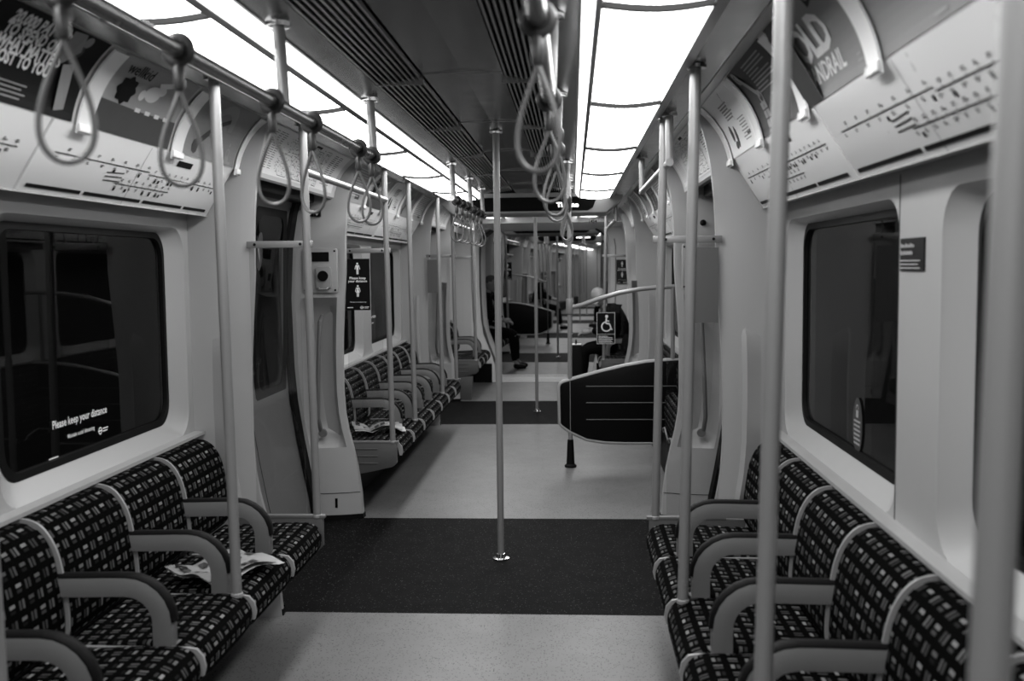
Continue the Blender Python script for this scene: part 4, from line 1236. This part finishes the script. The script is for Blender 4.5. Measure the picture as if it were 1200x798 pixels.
def skin_part(name, nodes, edges, root, m, parent, sub=1, extra=None, smooth=True):
    me = bpy.data.meshes.new(name); bm = bmesh.new(); lay = bm.verts.layers.skin.verify(); vs = {}
    for k, (p, r) in nodes.items():
        v = bm.verts.new(p); v[lay].radius = (r, r) if isinstance(r, (int, float)) else r; v[lay].use_root = (k == root); vs[k] = v
    for a, b in edges: bm.edges.new((vs[a], vs[b]))
    bm.to_mesh(me); bm.free()
    o = bpy.data.objects.new(name, me); COL.objects.link(o)
    o.modifiers.new('Skin', 'SKIN'); sb = o.modifiers.new('Sub', 'SUBSURF'); sb.levels = sub; sb.render_levels = sub
    dg = bpy.context.evaluated_depsgraph_get(); dg.update()
    r = bpy.data.meshes.new_from_object(o.evaluated_get(dg)); bpy.data.objects.remove(o)
    bm = bmesh.new(); bm.from_mesh(r)
    if extra:
        for e_ in extra: bm.from_mesh(e_)
    for f in bm.faces: f.smooth = True
    bm.to_mesh(r); bm.free(); r.materials.clear(); r.materials.append(m); r.name = name
    for p in r.polygons: p.material_index = 0
    o = bpy.data.objects.new(name, r); COL.objects.link(o)
    if parent: o.parent = parent
    return o
def head_mesh(c, fwd, nod, h=.225):
    """head with brow, nose, chin and ears; fwd +x"""
    bm = bmesh.new(); bmesh.ops.create_uvsphere(bm, u_segments=24, v_segments=18, radius=1)
    for v in bm.verts:
        x, y, z = v.co
        X, Y, Z = x * .098, y * .076, z * .118
        if z < -.1: k = (-z - .1); Y *= 1 - .32 * k; X = X * (1 - .12 * k) + .012 * k      # jaw
        if x > .5:
            X -= .006 * math.exp(-((z - .12) / .12) ** 2) * (1 if abs(abs(y) - .35) < .2 else 0)   # eye sockets
            X += .026 * math.exp(-((z + .12) / .16) ** 2 - (y / .16) ** 2)                          # nose
            X += .006 * math.exp(-((z + .48) / .08) ** 2 - (y / .3) ** 2)                           # lips
            X += .012 * math.exp(-((z + .80) / .14) ** 2 - (y / .35) ** 2)                          # chin
            X += .004 * math.exp(-((z - .28) / .08) ** 2)
        if abs(y) > .93 and abs(x) < .3 and -.35 < z < .25: Y *= 1.20                                 # ears
        v.co = (X, Y, Z)
    mt = Matrix.Translation(c) @ Matrix.Rotation(nod, 4, 'Y') @ Matrix.Diagonal((h / .236,) * 3 + (1,))
    bmesh.ops.transform(bm, matrix=mt, verts=bm.verts); me = bpy.data.meshes.new('head'); bm.to_mesh(me); bm.free(); return me, mt
def hand_mesh(w, d_, side):
    """palm with four fingers and a thumb, slightly curled; w wrist, d_ direction"""
    mb = MB(); w = Vector(w); d_ = Vector(d_).normalized(); lat = Vector((0, 1, 0)); lat = (lat - d_ * lat.dot(d_)).normalized(); dn = d_.cross(lat); dn = dn if dn.z < 0 else -dn
    mb.tube([w - d_ * .01, w + d_ * .03, w + d_ * .075, w + d_ * .09], [.024, .033, .036, .026], 10)
    for k, L in enumerate((.066, .074, .070, .056)):
        b = w + d_ * .078 + lat * (-.027 + .018 * k)
        mb.tube([b, b + d_ * L * .45 + dn * .006, b + d_ * L * .78 + dn * .022, b + d_ * L * .9 + dn * .040], [.0095, .0090, .0082, .0065], 8)
    b = w + d_ * .025 - lat * .028 * side
    mb.tube([b, b - lat * .022 * side + d_ * .022 + dn * .008, b - lat * .026 * side + d_ * .055 + dn * .018], [.012, .0105, .0085], 8)
    me = bpy.data.meshes.new('hand'); me.from_pydata([tuple(v) for v in mb.v], [], mb.f); me.update(); return me
def seated(name, loc, rz, xf, label, lean=.0, nod=.35, scale=1., coat='cloth', arms='lap', drop=0., bulk=.022, bald=True, mask=True, scarf=False, legs=0.):
    o = empty(name); L = lean
    J = dict(pel=(0, 0, .545), spi=(L * .35, 0, .74 - drop * .2), che=(L * .8, 0, .94 - drop * .55), nec=(L + .03 + drop * .3, 0, 1.075 - drop * .85), hed=(L + .06 + drop * .5, 0, 1.15 - drop))
    r = dict(pel=.125, spi=.115, che=.13, nec=.052, hed=.052)
    E_ = [('pel', 'spi'), ('spi', 'che'), ('che', 'nec'), ('nec', 'hed')]
    body = {k: (J[k], r[k]) for k in J}
    hands = []; A = {}; Lg = {}; Sh = []
    for sd in (-1, 1):
        q = 'l' if sd > 0 else 'r'
        sh = (L * .85, .175 * sd, 1.02 - drop * .7); el = (L + .06, .235 * sd, .78 - drop * .3); wr = (L + .27, .10 * sd, .70) if arms == 'lap' else (L + .30, .06 * sd, .86)
        hp = (.04, .09 * sd, .535); kn = (.43 + legs * .5, .12 * sd, .50); an = (.45 + legs, .12 * sd, .11); toe = (.54 + legs, .13 * sd, .045)
        body.update({'sh' + q: (sh, .062), 'el' + q: (el, .043), 'wr' + q: (wr, .028), 'hp' + q: (hp, .088), 'kn' + q: (kn, .058), 'ca' + q: (tuple((a * .65 + b * .35) for a, b in zip(kn, an)), .055), 'an' + q: (an, .032), 'to' + q: (toe, .018)})
        E_ += [('che', 'sh' + q), ('sh' + q, 'el' + q), ('el' + q, 'wr' + q), ('pel', 'hp' + q), ('hp' + q, 'kn' + q), ('kn' + q, 'ca' + q), ('ca' + q, 'an' + q), ('an' + q, 'to' + q)]
        hands.append(hand_mesh(wr, (wr[0] - el[0], (wr[1] - el[1]) * .6, (wr[2] - el[2]) * .6), sd)); Sh.append((an, toe))
    hc = (L + .085 + drop * .6, 0, 1.225 - drop); hm, hmt = head_mesh(hc, 1, nod)
    skin_part('body', body, E_, 'pel', M['skin'], o, 1, [hm] + hands)
    coatn = {k: (p, rr + bulk) for k, (p, rr) in body.items() if k in ('pel', 'spi', 'che', 'nec') or k[:2] in ('sh', 'el', 'wr')}
    coatn['nec'] = (J['nec'], .066); 
    for q in 'lr': p, rr = coatn['wr' + q]; e = body['el' + q][0]; coatn['wr' + q] = (tuple(a * .88 + b * .12 for a, b in zip(p, e)), .040)
    skin_part('coat', coatn, [e for e in E_ if e[0] in coatn and e[1] in coatn], 'pel', M[coat], o)
    tr = {k: (p, rr + .014) for k, (p, rr) in body.items() if k == 'pel' or k[:2] in ('hp', 'kn', 'ca', 'an')}
    skin_part('trousers', tr, [e for e in E_ if e[0] in tr and e[1] in tr], 'pel', M['cloth'], o)
    for an, toe in Sh:
        skin_part('shoe', dict(a=((an[0] - .03, an[1], .05), .045), b=((an[0] + .06, an[1], .048), .046), c=((toe[0] + .08, toe[1], .036), .033)), [('a', 'b'), ('b', 'c')], 'a', M['shoe'], o)
    if not bald:
        bm = bmesh.new(); bmesh.ops.create_uvsphere(bm, u_segments=20, v_segments=14, radius=1)
        bmesh.ops.delete(bm, geom=[v for v in bm.verts if v.co.z < -.15 or (v.co.x > .55 and v.co.z < .45)], context='VERTS')
        for v in bm.verts: v.co = (v.co.x * .106 - .004, v.co.y * .085, v.co.z * .124 + .004)
        bmesh.ops.transform(bm, matrix=hmt, verts=bm.verts); me = bpy.data.meshes.new('hair'); bm.to_mesh(me); bm.free()
        for p in me.polygons: p.use_smooth = True
        me.materials.append(M['hair']); h = bpy.data.objects.new('hair', me); COL.objects.link(h); h.parent = o
    if mask:
        bm = bmesh.new(); bmesh.ops.create_uvsphere(bm, u_segments=20, v_segments=14, radius=1)
        bmesh.ops.delete(bm, geom=[v for v in bm.verts if v.co.x < .25 or v.co.z > -.05 or v.co.z < -.85], context='VERTS')
        for v in bm.verts: v.co = (v.co.x * .118 + .006, v.co.y * .074, v.co.z * .122)
        bmesh.ops.transform(bm, matrix=hmt, verts=bm.verts); me = bpy.data.meshes.new('face_mask'); bm.to_mesh(me); bm.free()
        me.materials.append(M['mask']); h = bpy.data.objects.new('face_mask', me); COL.objects.link(h); h.parent = o
    if scarf:
        mb = MB().tube([(J['nec'][0] + .075 * math.cos(a), .085 * math.sin(a), 1.07 + .01 * math.sin(2 * a)) for a in [i * PI / 8 for i in range(16)]], .034, 10, closed=True)
        mb.tube([(L + .10, .03, 1.06), (L + .165, .035, .95), (L + .16, .03, .80), (L + .13, .03, .70)], [.03, .034, .03, .02], 10)
        mb.uv = {i: tuple((i * .01 + a, b) for a, b in ((0, 0), (.02, 0), (.02, .03), (0, .03))) for i, f in enumerate(mb.f) if len(f) == 4}
        mb.build('scarf', M['moq'], o)
    m_ = Matrix.Translation(loc) @ Matrix.Rotation(rz, 4, 'Z') @ Matrix.Diagonal((scale, scale, scale, 1))
    o.matrix_world = xf @ m_; return tag(o, label, 'person')
seated('person', (.93, 11.62, 0), PI, IDN, 'bald person in a black coat seated on the right, head bowed behind the wheelchair sign', lean=.10, nod=.55, arms='lap', drop=.12, bulk=.045)
seated('person', (.96, 2 * MID - 14.2, 0), PI, XB, 'person in black with patterned scarf sitting on the left just past the gangway', lean=.02, nod=.1, bald=False, mask=False, scarf=True)
seated('person', (.905, 2.9, 0), PI, XB, 'distant dark-clothed person seated on the left with legs out, beyond the wheelchair board', lean=.12, nod=.3, bald=False, legs=.12)
seated('person', (-.905, 2.1, 0), 0, XB, 'distant dark-haired person sitting on the right of the next carriage, beyond the bald person', lean=.12, nod=.3, bald=False)
o = empty('suitcase')
MB().prism(rrect(.13, .56, .03, 4, 0, .34), -.18, .18).build('case_shell', M['cloth2'], o, bevel=.012)
MB().tube([(0, -.09, .60), (0, -.09, .66), (0, .09, .66), (0, .09, .60)], .009, 8).build('pull_handle', M['black'], o)
for a in (-.045, .045):
    for b in (-.14, .14): MB().lathe([(.026, -.01), (.026, .01)], (a, b, .030), 14, 'x').build('wheel', M['rubber'], o)
MB().box(-.055, .055, -.12, .02, .621, .626).build('paper_tag', M['white'], o)
o.matrix_world = Matrix.Translation((.40, 10.78, 0)); tag(o, 'black upright suitcase with white paper on top beside the seated bald person', 'suitcase')
o = empty('backpack')
skin_part('bag_body', dict(a=((0, 0, .50), .12), b=((0, 0, .62), .13), c=((0, 0, .74), .10)), [('a', 'b'), ('b', 'c')], 'a', M['cloth'], o)
MB().tube([(0, 0, .80), (0, -.03, .85), (0, .03, .85), (0, .01, .80)], .008, 6).build('top_loop', M['rubber'], o)
o.matrix_world = Matrix.Translation((1.0, 11.16, -.02)) @ Matrix.Diagonal((.8, .9, 1, 1)); tag(o, 'black bag standing on the right bench beside the bald person', 'bag')

# ------------------------------------------------------------------ camera, world, view
CX, H, F, R = .370, 1.47, 1167., .011
yaw = math.atan((71 + R * 88) / F); pitch = math.atan((88 - R * 71) / F)
cp, sp = math.cos(pitch), math.sin(pitch)
fw = Vector((-math.sin(yaw) * cp, math.cos(yaw) * cp, -sp)); r0 = Vector((math.cos(yaw), math.sin(yaw), 0)); u0 = Vector((-math.sin(yaw) * sp, math.cos(yaw) * sp, cp))
rt = math.cos(R) * r0 - math.sin(R) * u0; up = math.cos(R) * u0 + math.sin(R) * r0
cam = bpy.data.cameras.new('camera'); cam.sensor_width = 36; cam.lens = F / 1200 * 36; cam.clip_start = .02; cam.clip_end = 100
cam.dof.use_dof = True; cam.dof.focus_distance = 5.2; cam.dof.aperture_fstop = 3.2
co = bpy.data.objects.new('camera', cam); COL.objects.link(co)
m = Matrix((rt, up, -fw)).transposed().to_4x4(); m.translation = (CX, 0, H); co.matrix_world = m
SC.camera = co
w = bpy.data.worlds.new('world'); SC.world = w; w.use_nodes = True; w.node_tree.nodes['Background'].inputs[0].default_value = (0, 0, 0, 1); w.node_tree.nodes['Background'].inputs[1].default_value = 0
vs_ = SC.view_settings; vs_.view_transform = 'Standard'; vs_.look = 'None'; vs_.gamma = 1; vs_.exposure = 1.05; vs_.use_curve_mapping = False
